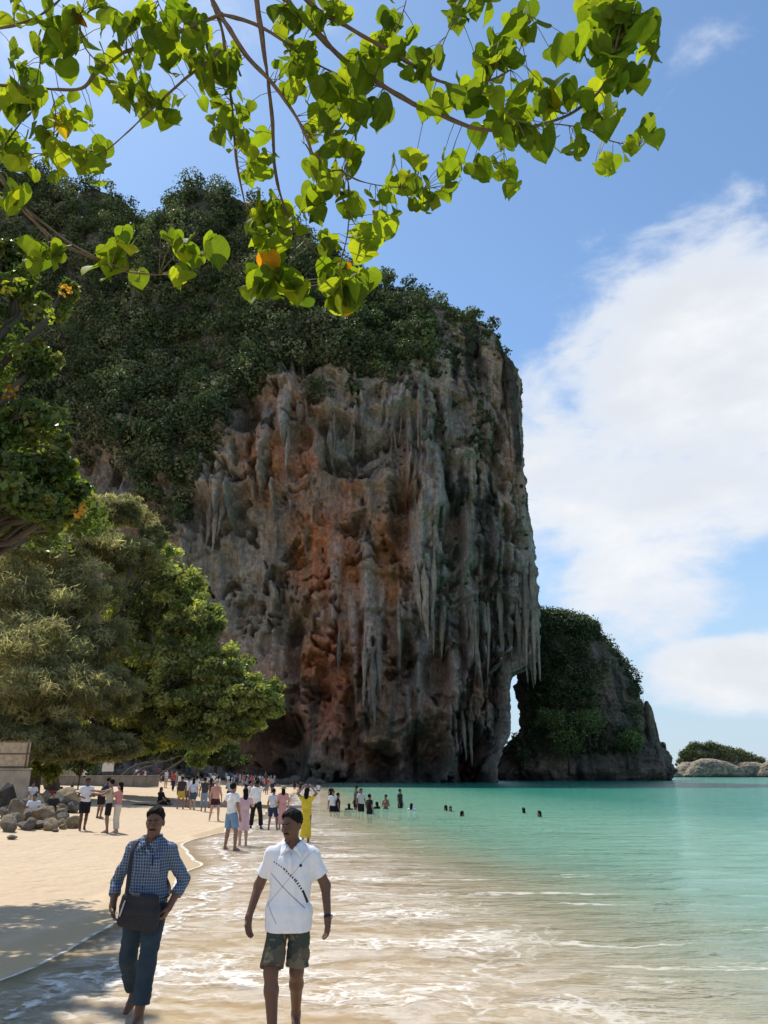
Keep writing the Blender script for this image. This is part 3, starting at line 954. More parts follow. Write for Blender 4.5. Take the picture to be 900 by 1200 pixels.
def headland():
    tone = ((0.16, 0.135, 0.11), (0.26, 0.205, 0.15), (0.05, 0.048, 0.045))
    out = [(731, 604, 656), (734, 600, 676), (742, 599, 692), (756, 600, 706), (773, 603, 720), (785, 611, 727), (800, 615, 733), (835, 616, 745),
           (858, 614, 751), (868, 600, 755), (880, 588, 766), (900, 578, 774), (914, 572, 780)]
    o, V, Z = rock_mass('headland', out, 238, 22, 300, tone, 0.9, 230, 340, kind='structure',
                        label='wooded rocky headland beyond the sea gate of the cliff')
    r = np.random.default_rng(5)
    v = V[:-1]
    px, py = proj(v)
    nz = fbm(v / 7, 3, 61)
    nb2 = fbm(v / np.array([10, 10, 14]), 3, 62)
    bare = np.maximum(blob(px + 14 * nz, py + 14 * nz, 718, 812, 28, 50), np.maximum(blob(px + 10 * nz, py + 10 * nz, 700, 765, 16, 22), 0.9 * sstep(0.12, 0.35, nb2)))
    m = sstep(912, 884, py + 16 * nz) * (v[..., 1] < 246) * (1 - bare) * (px > 606)
    m += 3.0 * (py < 742) * (v[..., 1] < 250)
    m[:, :] *= (Z > 7) & ~((px > 746) & (py > 808) & (py < 888)) & ~((px < 622) & (py > 776) & (py < 866))
    clothe('headland_shrubs', v, m, 1500, (0.8, 3.3), r, WOOD_GREENS, 0.75, 60, 'dark green shrubs covering the rocky headland')
    # the leaning pinnacle at its outer end
    rock_mass('rock_pinnacle', [(822, 756, 759), (830, 755, 763), (848, 757, 768), (868, 759, 772), (890, 757, 777)], 226, 2.2, 320, tone, 0.35, 60, 40,
              label='thin dark rock pinnacle leaning at the outer end of the headland', category='rock')
    # shrubs one can tell apart on the headland's foot
    pal = [(0.15, 0.19, 0.06), (0.17, 0.20, 0.07)]
    for i, (bx_, by_, rad, lab) in enumerate(((666, 868, 5.2, 'rounded pale green shrub on the foot of the headland'), (648, 842, 4.2, 'broad green shrub low on the headland near the sea gate'),
                                        (690, 845, 4.8, 'spreading green shrub below the bare rock of the headland'), (773, 876, 2.2, 'small dark tree clinging beside the rock pinnacle'),
                                        (735, 868, 4.2, 'wide green shrub low on the outer headland'), (614, 884, 2.4, 'small shrub just under the sea gate'))):
        c = at(bx_, by_, 214 if i != 3 else 232)
        rr = np.random.default_rng(70 + i)
        n = 26
        u = rr.normal(size=(n, 3)); u /= np.linalg.norm(u, axis=1)[:, None]
        rad *= 1.25
        C = np.array(c) + u * np.array([rad, rad * .8, rad * .62]) * rr.uniform(0.3, 0.85, (n, 1))
        root = link('headland_shrub', None, label=lab, category='shrub', group='shrubs on the headland', loc=(c.x, c.y, c.z - rad * 0.8))
        q = leaf_cloud(C - np.array(root.location), np.full((n, 3), rad * 0.34), 70, 0.7, rr, pal if i in (0, 1, 2, 4) else WOOD_GREENS, 0.5, 0.3)
        link('crown', mesh_of('crown', q[0], q[1], False, q[2]), FOREST, root, kind='stuff')
        Vt, Ft = tube([(0, 2.0, -rad * .6), (0, 0.6, 0.2 * rad), (0.3, 0.2, 0.9 * rad)], [0.35, 0.25, 0.1], 6)
        link('trunk', mesh_of('trunk', Vt, Ft), BARK, root)


BARK = simple_mat('bark', (0.10, 0.075, 0.055), 0.95, 0.35, 3.0, 0.8, 0.03)
headland()


def islet():
    tone = ((0.33, 0.27, 0.20), (0.44, 0.37, 0.28), (0.13, 0.11, 0.09))
    Yi = 420
    rocks = [([(903, 783, 788), (906, 778, 796), (911, 772, 806)], 'low dark reef running out from the headland'),
             ([(889, 822, 834), (893, 812, 852), (900, 806, 868), (911, 800, 876)], 'broad pale boulder on the islet shore'),
             ([(893, 868, 884), (898, 860, 905), (911, 852, 915)], 'pale sloping rock beside the islet shrubs'),
             ([(888, 905, 920), (897, 892, 945), (911, 884, 960)], 'rocky outer end of the islet'),
             ([(893, 800, 808), (899, 794, 824), (911, 788, 830)], 'small dark boulder at the inner end of the islet')]
    for i, (o, lab) in enumerate(rocks):
        rock_mass('islet_rock', o, Yi - 6 * (i % 2), 7, 340 + 7 * i, tone if i != 0 else ((0.12, .1, .085), (0.18, .15, .12), (.05, .05, .05)), 0.8, 50, 90,
                  label=lab, category='rock', group='rocks of the islet')
    o, V, Z = rock_mass('islet', [(874, 812, 832), (884, 802, 870), (893, 798, 892), (911, 792, 905)], Yi + 9, 9, 390, ((.25, .2, .15), (.3, .25, .18), (.1, .09, .08)), 0.6, 50, 90,
                        kind='structure', label='small wooded islet standing in the sea beyond the headland')
    r = np.random.default_rng(15)
    v = V[:-1]
    m = (v[..., 2] > 5) * (v[..., 1] < Yi + 12) * 1.0
    pal = [(0.10, 0.12, 0.035), (0.12, 0.125, 0.045), (0.075, 0.10, 0.03)]
    clothe('islet_shrubs', v, m, 170, (1.4, 3.0), r, pal, 0.9, 60, 'olive green shrubs on top of the small islet')


islet()
# ------------------------------------------------------------------ trees on the beach
GREY_BARK = simple_mat('grey_bark', (0.085, 0.07, 0.057), 0.95, 0.35, 2.2, 0.9, 0.05)
TWIG = simple_mat('twig_bark', (0.17, 0.12, 0.085), 0.85, 0.3, 30, 0.5, 0.004)
BROAD = leaf_mat('broad_leaf', 0.48, 0.45, (1.3, 1.4, 0.5), 0.4)
NEEDLE = leaf_mat('casuarina_needle', 0.62, 0.7, (1.3, 1.25, 0.8), 0.2)


def limb(base, tip, r0, r1, r, sag=0.0, n=9):
    base, tip = np.array(base, float), np.array(tip, float)
    L = np.linalg.norm(tip - base)
    ks = np.linspace(0, 1, 5)
    P = base + (tip - base) * ks[:, None] + r.normal(size=(5, 3)) * 0.05 * L * np.sin(np.pi * ks)[:, None]
    P[:, 2] += sag * L * np.sin(np.pi * ks)
    P = smooth_path(P, n)
    return tube(P, np.linspace(r0, r1, n), 7, 3, 0.25), P


def crown_tree(name, label, base, trunk_pts, crowns, leafs, nper, palette, mat_leaf, seed, aspect=0.5, droop=0.0, shell=0.4, sub=9, up=0.4, trunk_r=(0.5, 0.22), group=None, clump=0.42):
    """crowns: (centre, radii) lobes in world space; each lobe is broken up into clumps of leaves carried by limbs"""
    r = np.random.default_rng(seed)
    base = Vector(base)
    root = link(name, None, label=label, category='tree', group=group, loc=base)
    b = np.array(base)
    T = smooth_path(np.array(trunk_pts, float) - b, 12)
    parts = [tube(T, np.linspace(trunk_r[0], trunk_r[1], 12), 10, seed, 0.3)]
    Cs, Rs = [], []
    for c, rad in crowns:
        c = np.array(c, float) - b; rad = np.array(rad, float)
        j = r.integers(4, 12)
        (v, f), lp = limb(T[j], c, trunk_r[1] * 0.8, 0.06, r, 0.04)
        parts.append((v, f))
        n = sub
        u = r.normal(size=(n, 3)); u /= np.linalg.norm(u, axis=1)[:, None]
        cc = c + u * rad * r.uniform(0.35, 1.0, (n, 1))
        Cs.append(cc); Rs.append(rad[None, :] * clump * r.uniform(0.6, 1.25, (n, 1)))
        for q in cc[: min(8, max(3, n // 3))]:
            (v, f), _ = limb(lp[r.integers(4, 9)], q, 0.06, 0.02, r, 0.03, 6)
            parts.append((v, f))
    V, F = join(parts)
    link('trunk', mesh_of('trunk', V, F), GREY_BARK, root)
    q = leaf_cloud(np.concatenate(Cs), np.concatenate(Rs), nper, leafs, r, palette, up, shell, aspect, droop)
    link('crown', mesh_of('crown', q[0], q[1], False, q[2]), mat_leaf, root, kind='stuff')
    return root


def lobes(spec):
    """(px, row, distance, radius px x, radius px z) -> world lobes"""
    out = []
    for px, py, Y, rx, rz in spec:
        c = at(px, py, Y)
        m = Y / (F_PX * CP)
        out.append(((c.x, c.y, c.z), (rx * m, rx * m * 0.9, rz * m)))
    return out


def beach_trees():
    # feathery casuarina
    Y = 52
    cas = lobes([(30, 640, Y, 60, 30), (95, 622, Y + 2, 50, 26), (150, 640, Y + 4, 34, 24), (140, 590, Y + 6, 36, 16), (-50, 660, Y, 60, 40),
                 (20, 690, Y - 3, 60, 32), (90, 680, Y, 50, 28), (30, 745, Y - 5, 70, 30), (110, 740, Y, 40, 30), (-40, 760, Y - 3, 50, 40),
                 (60, 795, Y - 6, 60, 26), (-10, 820, Y - 5, 50, 26), (130, 800, Y - 2, 34, 22), (60, 610, Y + 3, 40, 18), (180, 620, Y + 5, 14, 14), (15, 850, Y - 6, 46, 18), (80, 856, Y - 4, 40, 16), (130, 862, Y - 2, 30, 12), (-30, 860, Y - 6, 40, 16)])
    cas = [((c[0], c[1], c[2] - 0.7), (a[0] * 1.05, a[1], a[2] * 1.15)) for c, a in cas]
    p0 = at(38, 905, Y)
    pal = [(0.29, 0.285, 0.155), (0.35, 0.335, 0.185), (0.23, 0.235, 0.125), (0.41, 0.38, 0.22)]
    b = (p0.x, Y, gz1(p0.x, Y) - 0.1)
    crown_tree('casuarina_tree', 'feathery grey-green casuarina with a leaning dark trunk behind the bamboo fence', b,
               [b, tuple(at(44, 880, Y)), tuple(at(52, 850, Y)), tuple(at(60, 780, Y)), tuple(at(60, 690, Y + 1))], cas, 0.55, 120, pal, NEEDLE, 81,
               aspect=0.12, droop=-0.35, shell=0.0, sub=85, trunk_r=(0.62, 0.28), clump=0.30)
    # broad-leaved tree leaning out over the sand
    Y = 58
    brd = lobes([(205, 690, Y, 36, 28), (180, 655, Y + 2, 30, 20), (230, 730, Y - 2, 34, 26), (165, 720, Y + 1, 34, 34), (200, 780, Y - 3, 40, 30), (255, 780, Y - 4, 36, 22),
                 (295, 815, Y - 5, 32, 20), (250, 825, Y - 4, 46, 26), (190, 835, Y - 2, 44, 26), (225, 860, Y - 3, 40, 20), (160, 790, Y, 30, 36), (130, 840, Y, 30, 20), (280, 850, Y - 4, 26, 14),
                 (170, 868, Y, 34, 12), (318, 828, Y - 5, 14, 10)])
    brd = [(c, (a[0] * 1.08, a[1], a[2] * 1.12)) for c, a in brd]
    p0 = at(42, 905, Y)
    pal = [(0.26, 0.28, 0.085), (0.32, 0.33, 0.115), (0.20, 0.225, 0.075), (0.40, 0.39, 0.16), (0.17, 0.19, 0.07)]
    b = (p0.x + 1.4, Y, gz1(p0.x + 1.4, Y) - 0.1)
    crown_tree('broadleaf_tree', 'broad green tree leaning out over the sand beside the cliff', b,
               [b, tuple(at(62, 897, Y)), tuple(at(88, 884, Y)), tuple(at(130, 868, Y)), tuple(at(190, 800, Y - 1))], brd, 0.36, 95, pal, BROAD, 82,
               aspect=0.5, droop=0.3, shell=0.0, sub=80, trunk_r=(0.55, 0.25), clump=0.27)
    # darker trees closing the gap behind, under the cliff
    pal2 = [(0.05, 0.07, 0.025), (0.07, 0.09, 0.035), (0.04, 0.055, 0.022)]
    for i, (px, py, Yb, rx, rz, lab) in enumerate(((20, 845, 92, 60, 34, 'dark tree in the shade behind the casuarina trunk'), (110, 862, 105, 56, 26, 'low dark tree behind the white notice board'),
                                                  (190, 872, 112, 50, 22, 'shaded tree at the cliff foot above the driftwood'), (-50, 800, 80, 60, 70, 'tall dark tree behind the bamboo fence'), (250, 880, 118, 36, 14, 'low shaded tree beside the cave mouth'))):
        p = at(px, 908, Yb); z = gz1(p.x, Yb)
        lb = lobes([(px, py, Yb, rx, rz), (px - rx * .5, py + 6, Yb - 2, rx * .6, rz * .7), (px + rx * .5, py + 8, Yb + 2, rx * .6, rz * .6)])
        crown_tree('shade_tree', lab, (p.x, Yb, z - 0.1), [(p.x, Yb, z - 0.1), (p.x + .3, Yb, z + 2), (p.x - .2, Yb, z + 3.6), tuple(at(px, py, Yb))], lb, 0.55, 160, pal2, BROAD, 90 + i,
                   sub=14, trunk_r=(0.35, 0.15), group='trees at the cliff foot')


beach_trees()


def shrub(name, label, px, py, Y, rad, pal, seed, leafs=0.3, n=16, k=60, category='shrub'):
    c = at(px, py, Y); z = gz1(c.x, Y)
    rr = np.random.default_rng(seed)
    u = rr.normal(size=(n, 3)); u /= np.linalg.norm(u, axis=1)[:, None]
    C = np.array([0, 0, max(c.z - z, 0.3)]) + u * np.array([rad, rad * .8, rad * .6]) * rr.uniform(0.2, 0.8, (n, 1))
    C[:, 2] = np.maximum(C[:, 2], 0.2)
    root = link(name, None, label=label, category=category, loc=(c.x, Y, z))
    q = leaf_cloud(C, np.full((n, 3), rad * 0.36), k, leafs, rr, pal, 0.5, 0.3)
    link('crown', mesh_of('crown', q[0], q[1], False, q[2]), BROAD, root, kind='stuff')
    parts = [tube([(0, 0, -0.05), (0.05, 0, 0.3 * c.z), tuple(C[i])], [0.06, 0.05, 0.02], 5) for i in range(5)]
    V, F = join(parts)
    link('stem', mesh_of('stem', V, F), BARK, root)


shrub('leafy_shrub', 'bright yellow-green shrub behind the low wall by the casuarina trunk', 58, 901, 50, 1.3, [(0.24, 0.25, 0.05), (0.18, 0.2, 0.04)], 51)
shrub('leafy_shrub', 'dark green clipped shrub beside the white notice board', 95, 893, 62, 2.2, [(0.06, 0.09, 0.03), (0.045, 0.075, 0.025)], 52, 0.28, 22)
shrub('leafy_shrub', 'small bright green bush at the foot of the rock wall behind the crowd', 231, 889, 84, 1.7, [(0.16, 0.2, 0.05), (0.12, 0.17, 0.04)], 53, 0.35, 18)

# ------------------------------------------------------------------ overhanging branch with heart-shaped leaves
LEAF = leaf_mat('heart_leaf', 0.66, 0.62, (2.35, 2.1, 0.38), 0.08, rand=True)
VEIN = simple_mat('leaf_stalk', (0.20, 0.17, 0.06), 0.6, 0.2, 20, 0.1)


def heart_leaf(seed, tone):
    """folded, slightly curled heart-shaped leaf, 1 unit long, stalk at the origin, tip along -Z"""
    r = np.random.default_rng(seed)
    half = [(0.02, 0.0), (0.17, 0.10), (0.33, 0.09), (0.46, -0.04), (0.52, -0.22), (0.49, -0.42), (0.39, -0.60), (0.24, -0.76), (0.10, -0.88), (0.0, -0.99)]
    fold, curl, wav = r.uniform(0.10, 0.42), r.uniform(0.05, 0.4), r.uniform(0.02, 0.07)
    wid = r.uniform(0.9, 1.08)
    V, ids = [], []
    rows = np.linspace(0.0, -0.99, 9)
    hx = np.array([h[0] for h in half]); hz = np.array([h[1] for h in half])
    V = []
    cols = [-1, -0.66, -0.33, 0, 0.33, 0.66, 1]
    for i, h in enumerate(half):
        mid = -0.99 * (i / (len(half) - 1))
        for cfr in cols:
            a = abs(cfr)
            x = h[0] * wid * cfr
            z = mid * (1 - a) + h[1] * a
            y = fold * abs(x) - curl * 0.5 * z * z * 1.2 + wav * math.sin(7 * z + 3 * cfr + seed) * a
            V.append((x, y, z))
    V = np.array(V)
    nr, nc = len(half), len(cols)
    F = grid_faces(nr, nc)
    c = np.tile(np.array(tone), (len(V), 1))
    rib = np.array([abs(cf) < 0.1 for _ in half for cf in cols])
    c[rib] *= (1.25, 1.2, 1.1)
    return mesh_of('leaf', V, F, True, c)


def foreground_branches():
    r = np.random.default_rng(404)
    rnd = random.Random(12)
    base = Vector((-3.4, 0.4, gz1(-3.4, 0.4)))
    root = link('overhanging_tree', None, label='tree whose thin branches of sunlit heart-shaped leaves hang over the beach', category='tree', loc=base)
    b = np.array(base)
    # trunk just outside the picture and its main limbs
    hub = np.array([-2.3, 1.6, 6.2])
    T = smooth_path(np.array([base, (-3.5, 0.5, 1.4), (-3.2, 0.7, 3.2), (-2.8, 1.1, 4.8), hub]) - b, 14)
    V, F = tube(T, np.linspace(0.24, 0.11, 14), 12, 5, 0.3)
    link('trunk', mesh_of('trunk', V, F), GREY_BARK, root)
    # twigs traced through the picture: (pixel, row, distance along Y), thickness at start / end
    TW = [([(225, -60, 2.25), (250, 5, 2.35), (262, 45, 2.42), (272, 130, 2.55), (278, 190, 2.65), (286, 236, 2.75)], .0105, .004),
          ([(285, -70, 2.25), (301, 0, 2.35), (310, 60, 2.45), (316, 110, 2.55), (322, 190, 2.7), (331, 236, 2.8), (346, 266, 2.85), (378, 305, 2.95)], .0125, .004),
          ([(250, 5, 2.35), (285, 58, 2.4), (320, 100, 2.45), (350, 142, 2.5), (368, 188, 2.55), (376, 240, 2.6)], .012, .004),
          ([(300, -60, 2.2), (335, 0, 2.3), (375, 42, 2.4), (402, 68, 2.45), (440, 95, 2.5), (484, 121, 2.55), (538, 144, 2.6), (591, 153, 2.65), (649, 142, 2.7), (689, 119, 2.7), (711, 92, 2.7), (728, 30, 2.65), (740, -20, 2.6)], .0150, .004),
          ([(330, -50, 2.2), (360, 0, 2.3), (402, 28, 2.35), (445, 52, 2.4), (498, 86, 2.45), (540, 101, 2.5), (575, 93, 2.52), (598, 82, 2.55)], .0135, .003),
          ([(640, 145, 2.7), (680, 150, 2.72), (712, 163, 2.75), (748, 172, 2.8)], .004, .002),
          ([(555, 101, 2.5), (585, 120, 2.5), (605, 140, 2.5)], .004, .002),
          ([(-60, 130, 2.6), (0, 206, 2.8), (30, 247, 2.85), (64, 280, 2.9), (112, 304, 2.95), (150, 318, 3.0), (186, 322, 3.05)], .013, .003),
          ([(20, 235, 2.85), (60, 268, 2.9), (100, 296, 2.9), (140, 312, 2.95), (170, 318, 3.0)], .006, .003),
          ([(-60, 98, 2.5), (0, 100, 2.55), (50, 104, 2.6), (95, 104, 2.6), (118, 78, 2.55), (160, 56, 2.5), (215, 36, 2.45), (262, 17, 2.35)], .006, .009),
          ([(120, 181, 2.7), (145, 160, 2.65), (175, 130, 2.6), (210, 100, 2.55), (258, 60, 2.45)], .003, .006),
          ([(262, 18, 2.35), (300, 28, 2.4), (330, 46, 2.4), (360, 68, 2.45), (400, 88, 2.5), (450, 104, 2.5)], .008, .004),
          ([(405, 205, 2.6), (425, 214, 2.62), (460, 220, 2.65), (496, 222, 2.7)], .004, .002),
          ([(370, 180, 2.55), (385, 200, 2.55), (405, 205, 2.6), (410, 250, 2.65), (402, 300, 2.75), (395, 335, 2.8)], .005, .002),
          ([(0, 180, 2.75), (20, 150, 2.7), (40, 110, 2.65), (50, 60, 2.6)], .004, .002),
          ([(-30, 40, 2.5), (20, 30, 2.5), (60, 10, 2.5), (90, -30, 2.45)], .006, .005),
          ([(60, 104, 2.6), (66, 140, 2.65), (60, 180, 2.7)], .003, .0015),
          ([(118, 78, 2.55), (98, 50, 2.5), (92, 10, 2.5)], .003, .0015),
          ([(215, 36, 2.45), (190, 10, 2.4), (180, -30, 2.4)], .003, .002),
          ([(440, 95, 2.5), (452, 60, 2.45), (470, 20, 2.4), (480, -20, 2.35)], .004, .002),
          ([(498, 86, 2.45), (520, 50, 2.42), (540, 10, 2.4), (550, -25, 2.35)], .004, .002),
          ([(598, 82, 2.55), (612, 50, 2.5), (622, 20, 2.5)], .003, .0015),
          ([(591, 153, 2.65), (592, 190, 2.7), (600, 215, 2.7)], .003, .0015)]
    world = []
    for pts, r0, r1 in TW:
        P = smooth_path([np.array(at(*p)) for p in pts], 6 * len(pts)) - b
        P = P + 0.008 * np.stack([fbm(P * 6 + k * 9, 2, 60 + k) for k in range(3)], -1)
        world.append(P)
        v, f = tube(P, np.linspace(r0, r1, len(P)), 7, 9, 0.5)
        link('branch', mesh_of('branch', v, f), TWIG, root)
    for k in (0, 1, 3, 4, 7, 9, 15):
        st = world[k][0]
        side = T[9] if k in (7, 9, 15) else T[-1]
        (v, f), _ = limb(side, st, 0.055, 0.016, r, 0.03, 10)
        link('limb', mesh_of('limb', v, f), GREY_BARK, root)
    tones = [(0.10, 0.165, 0.022), (0.13, 0.20, 0.028), (0.085, 0.14, 0.025), (0.16, 0.22, 0.03), (0.075, 0.12, 0.026)]
    meshes = [heart_leaf(i, tones[i % 5]) for i in range(10)]
    odd = [heart_leaf(40, (0.42, 0.20, 0.02)), heart_leaf(41, (0.34, 0.26, 0.03)), heart_leaf(42, (0.20, 0.10, 0.04))]
    for me in meshes + odd:
        me.materials.append(LEAF)
    # leaf tufts: (pixel, row, distance, number, spread px, leaf px)
    TUFT = [(20, 15, 2.5, 6, 26, 30), (65, 20, 2.5, 5, 20, 30), (105, 15, 2.5, 5, 20, 28), (85, 60, 2.55, 5, 20, 30), (60, 55, 2.55, 5, 18, 34), (25, 75, 2.6, 5, 20, 28),
            (10, 115, 2.6, 5, 16, 30), (30, 130, 2.7, 6, 22, 30), (60, 140, 2.65, 6, 20, 26), (90, 140, 2.65, 5, 16, 24), (70, 185, 2.7, 7, 24, 28), (105, 185, 2.7, 5, 18, 30),
            (25, 185, 2.75, 7, 20, 28), (118, 200, 2.7, 4, 12, 28), (10, 235, 2.8, 5, 14, 32), (10, 165, 2.75, 5, 14, 30), (40, 300, 2.9, 4, 14, 34), (62, 298, 2.9, 3, 10, 30), (128, 305, 2.95, 4, 12, 38),
            (148, 280, 2.95, 4, 12, 36), (160, 325, 3.0, 1, 4, 24), (198, 290, 3.0, 3, 12, 38), (225, 300, 3.05, 5, 15, 32), (205, 325, 3.05, 3, 10, 26), (252, 298, 3.0, 1, 4, 34),
            (170, 25, 2.4, 6, 22, 28), (145, 30, 2.4, 4, 16, 26), (185, 60, 2.5, 6, 20, 30), (150, 75, 2.5, 6, 20, 28), (120, 90, 2.55, 5, 14, 26), (145, 110, 2.6, 4, 16, 24), (160, 120, 2.6, 3, 14, 22),
            (210, 20, 2.45, 6, 20, 28), (185, 120, 2.6, 6, 20, 28), (205, 135, 2.6, 4, 14, 26), (225, 80, 2.5, 6, 20, 28), (245, 115, 2.55, 5, 16, 26), (255, 95, 2.5, 5, 16, 28), (270, 70, 2.45, 5, 18, 28), (235, 40, 2.4, 6, 18, 28),
            (265, 150, 2.55, 5, 14, 26), (288, 160, 2.6, 5, 16, 28), (300, 190, 2.65, 5, 14, 26), (290, 205, 2.7, 3, 10, 28), (285, 130, 2.6, 4, 14, 24), (305, 250, 2.8, 7, 16, 34),
            (318, 285, 2.85, 6, 16, 34), (312, 320, 2.9, 7, 16, 36), (335, 335, 2.9, 6, 14, 32), (348, 345, 2.9, 2, 6, 34), (300, 345, 2.9, 4, 9, 34), (325, 262, 2.8, 4, 12, 30), (345, 60, 2.4, 5, 18, 28), (330, 20, 2.35, 5, 20, 28), (365, 25, 2.35, 6, 20, 28),
            (390, 15, 2.35, 6, 20, 28), (345, 100, 2.5, 6, 18, 28), (372, 95, 2.5, 6, 18, 28), (400, 110, 2.5, 7, 20, 30), (430, 130, 2.5, 7, 20, 32), (375, 145, 2.55, 6, 18, 28), (395, 160, 2.55, 6, 18, 28), (370, 195, 2.55, 6, 16, 28),
            (385, 225, 2.6, 6, 16, 30), (365, 245, 2.65, 6, 16, 30), (410, 190, 2.6, 4, 14, 28), (415, 245, 2.65, 5, 14, 28), (388, 290, 2.75, 4, 12, 32), (392, 330, 2.85, 7, 14, 36), (410, 345, 2.85, 7, 14, 36), (400, 362, 2.85, 4, 10, 34), (428, 335, 2.85, 2, 6, 34),
            (430, 60, 2.45, 6, 20, 30), (420, 85, 2.5, 5, 18, 30), (455, 30, 2.4, 6, 20, 28), (470, 55, 2.45, 5, 16, 30), (485, 90, 2.5, 4, 14, 30), (510, 70, 2.45, 3, 10, 32), (515, 125, 2.55, 4, 12, 34),
            (535, 15, 2.4, 4, 14, 28), (565, 8, 2.4, 5, 16, 30), (545, 110, 2.55, 5, 14, 34), (455, 270, 2.7, 3, 12, 30), (425, 285, 2.7, 6, 14, 30), (450, 235, 2.65, 5, 14, 28), (480, 215, 2.65, 5, 16, 28), (500, 240, 2.7, 6, 16, 28), (520, 195, 2.7, 4, 12, 28), (528, 225, 2.7, 2, 8, 28), (490, 190, 2.65, 2, 8, 30),
            (590, 60, 2.5, 6, 18, 34), (615, 35, 2.5, 5, 16, 34), (575, 75, 2.5, 4, 12, 34), (655, 60, 2.6, 1, 3, 42), (625, 105, 2.6, 4, 14, 32), (585, 110, 2.55, 5, 14, 32), (640, 125, 2.7, 3, 12, 42), (660, 118, 2.7, 3, 12, 34), (600, 135, 2.65, 6, 16, 34),
            (580, 160, 2.65, 4, 14, 32), (610, 165, 2.65, 5, 16, 32), (640, 165, 2.7, 4, 14, 34), (670, 172, 2.7, 3, 10, 34), (565, 200, 2.7, 2, 7, 30), (592, 195, 2.7, 2, 7, 26), (602, 222, 2.7, 2, 6, 34),
            (700, 140, 2.7, 4, 14, 38), (715, 145, 2.7, 3, 12, 38), (695, 20, 2.65, 5, 16, 36), (715, 15, 2.65, 6, 18, 36), (745, 20, 2.65, 6, 16, 34), (710, 60, 2.7, 6, 16, 38), (735, 50, 2.7, 5, 14, 36), (758, 62, 2.7, 3, 10, 36), (720, 90, 2.7, 5, 14, 38), (745, 100, 2.7, 3, 12, 36),
            (715, 195, 2.75, 3, 7, 38), (758, 160, 2.8, 6, 10, 24), (735, 175, 2.78, 2, 7, 26), (680, 60, 2.65, 3, 10, 38)]
    leaves = []
    for (px, py, Y, n, sp, lp) in TUFT:
        for _ in range(int(n * 1.75 + .5)):
            leaves.append((px + rnd.gauss(0, sp * 0.62), py + rnd.gauss(0, sp * 0.55), Y + rnd.uniform(-.12, .12), lp * rnd.uniform(0.58, 1.22)))
    allP = np.concatenate(world)
    stalks, small = [], []
    order = sorted(range(len(leaves)), key=lambda i: -leaves[i][3] + (1000 if not (-10 < leaves[i][0] < 910 and leaves[i][1] > -15) else 0))
    big = set(order[:300])
    SV, SF, SC, off = [], [], [], 0
    for i, (px, py, Y, lp) in enumerate(leaves):
        c = np.array(at(px, py, Y)) - b
        dist = Y / ray(px, py)[1]
        s = lp / F_PX * dist * 0.88
        hd = r.uniform(0, 2 * np.pi); tilt = r.normal(0.55, 0.42)
        M = Matrix.Rotation(hd, 4, 'Z') @ Matrix.Rotation(tilt, 4, 'X') @ Matrix.Rotation(r.normal(0, .35), 4, 'Y')
        Mn = np.array(M.to_3x3())
        o = c - Mn @ np.array([0, 0, -0.5]) * s
        me = odd[rnd.randrange(3)] if rnd.random() < 0.022 else meshes[rnd.randrange(10)]
        if i in big:
            lf = link('leaf', me, LEAF, root)
            lf.matrix_local = Matrix.Translation(Vector(o)) @ M @ Matrix.Scale(s, 4)
        else:
            nv = len(me.vertices)
            co = np.empty(nv * 3, np.float32); me.vertices.foreach_get('co', co)
            SV.append(co.reshape(-1, 3) @ (Mn.T * s) + o); SF.append(grid_faces(10, 7) + off); off += nv
            SC.append(np.tile(np.array(tones[rnd.randrange(5)]), (nv, 1)))
        k = np.argmin(((allP - o) ** 2).sum(1))
        a = allP[k]
        if np.linalg.norm(a - o) < 0.22:
            mid = (a + o) / 2 + np.array([0, 0, 0.012])
            stalks.append(tube([a, mid, o], [0.0020, 0.0016, 0.0014], 4))
    if SV:
        link('small_leaves', mesh_of('small_leaves', np.concatenate(SV), np.concatenate(SF), True, np.concatenate(SC)), LEAF, root, kind='stuff')
    v, f = join(stalks)
    link('leaf_stalks', mesh_of('leaf_stalks', v, f), VEIN, root, kind='stuff')


foreground_branches()


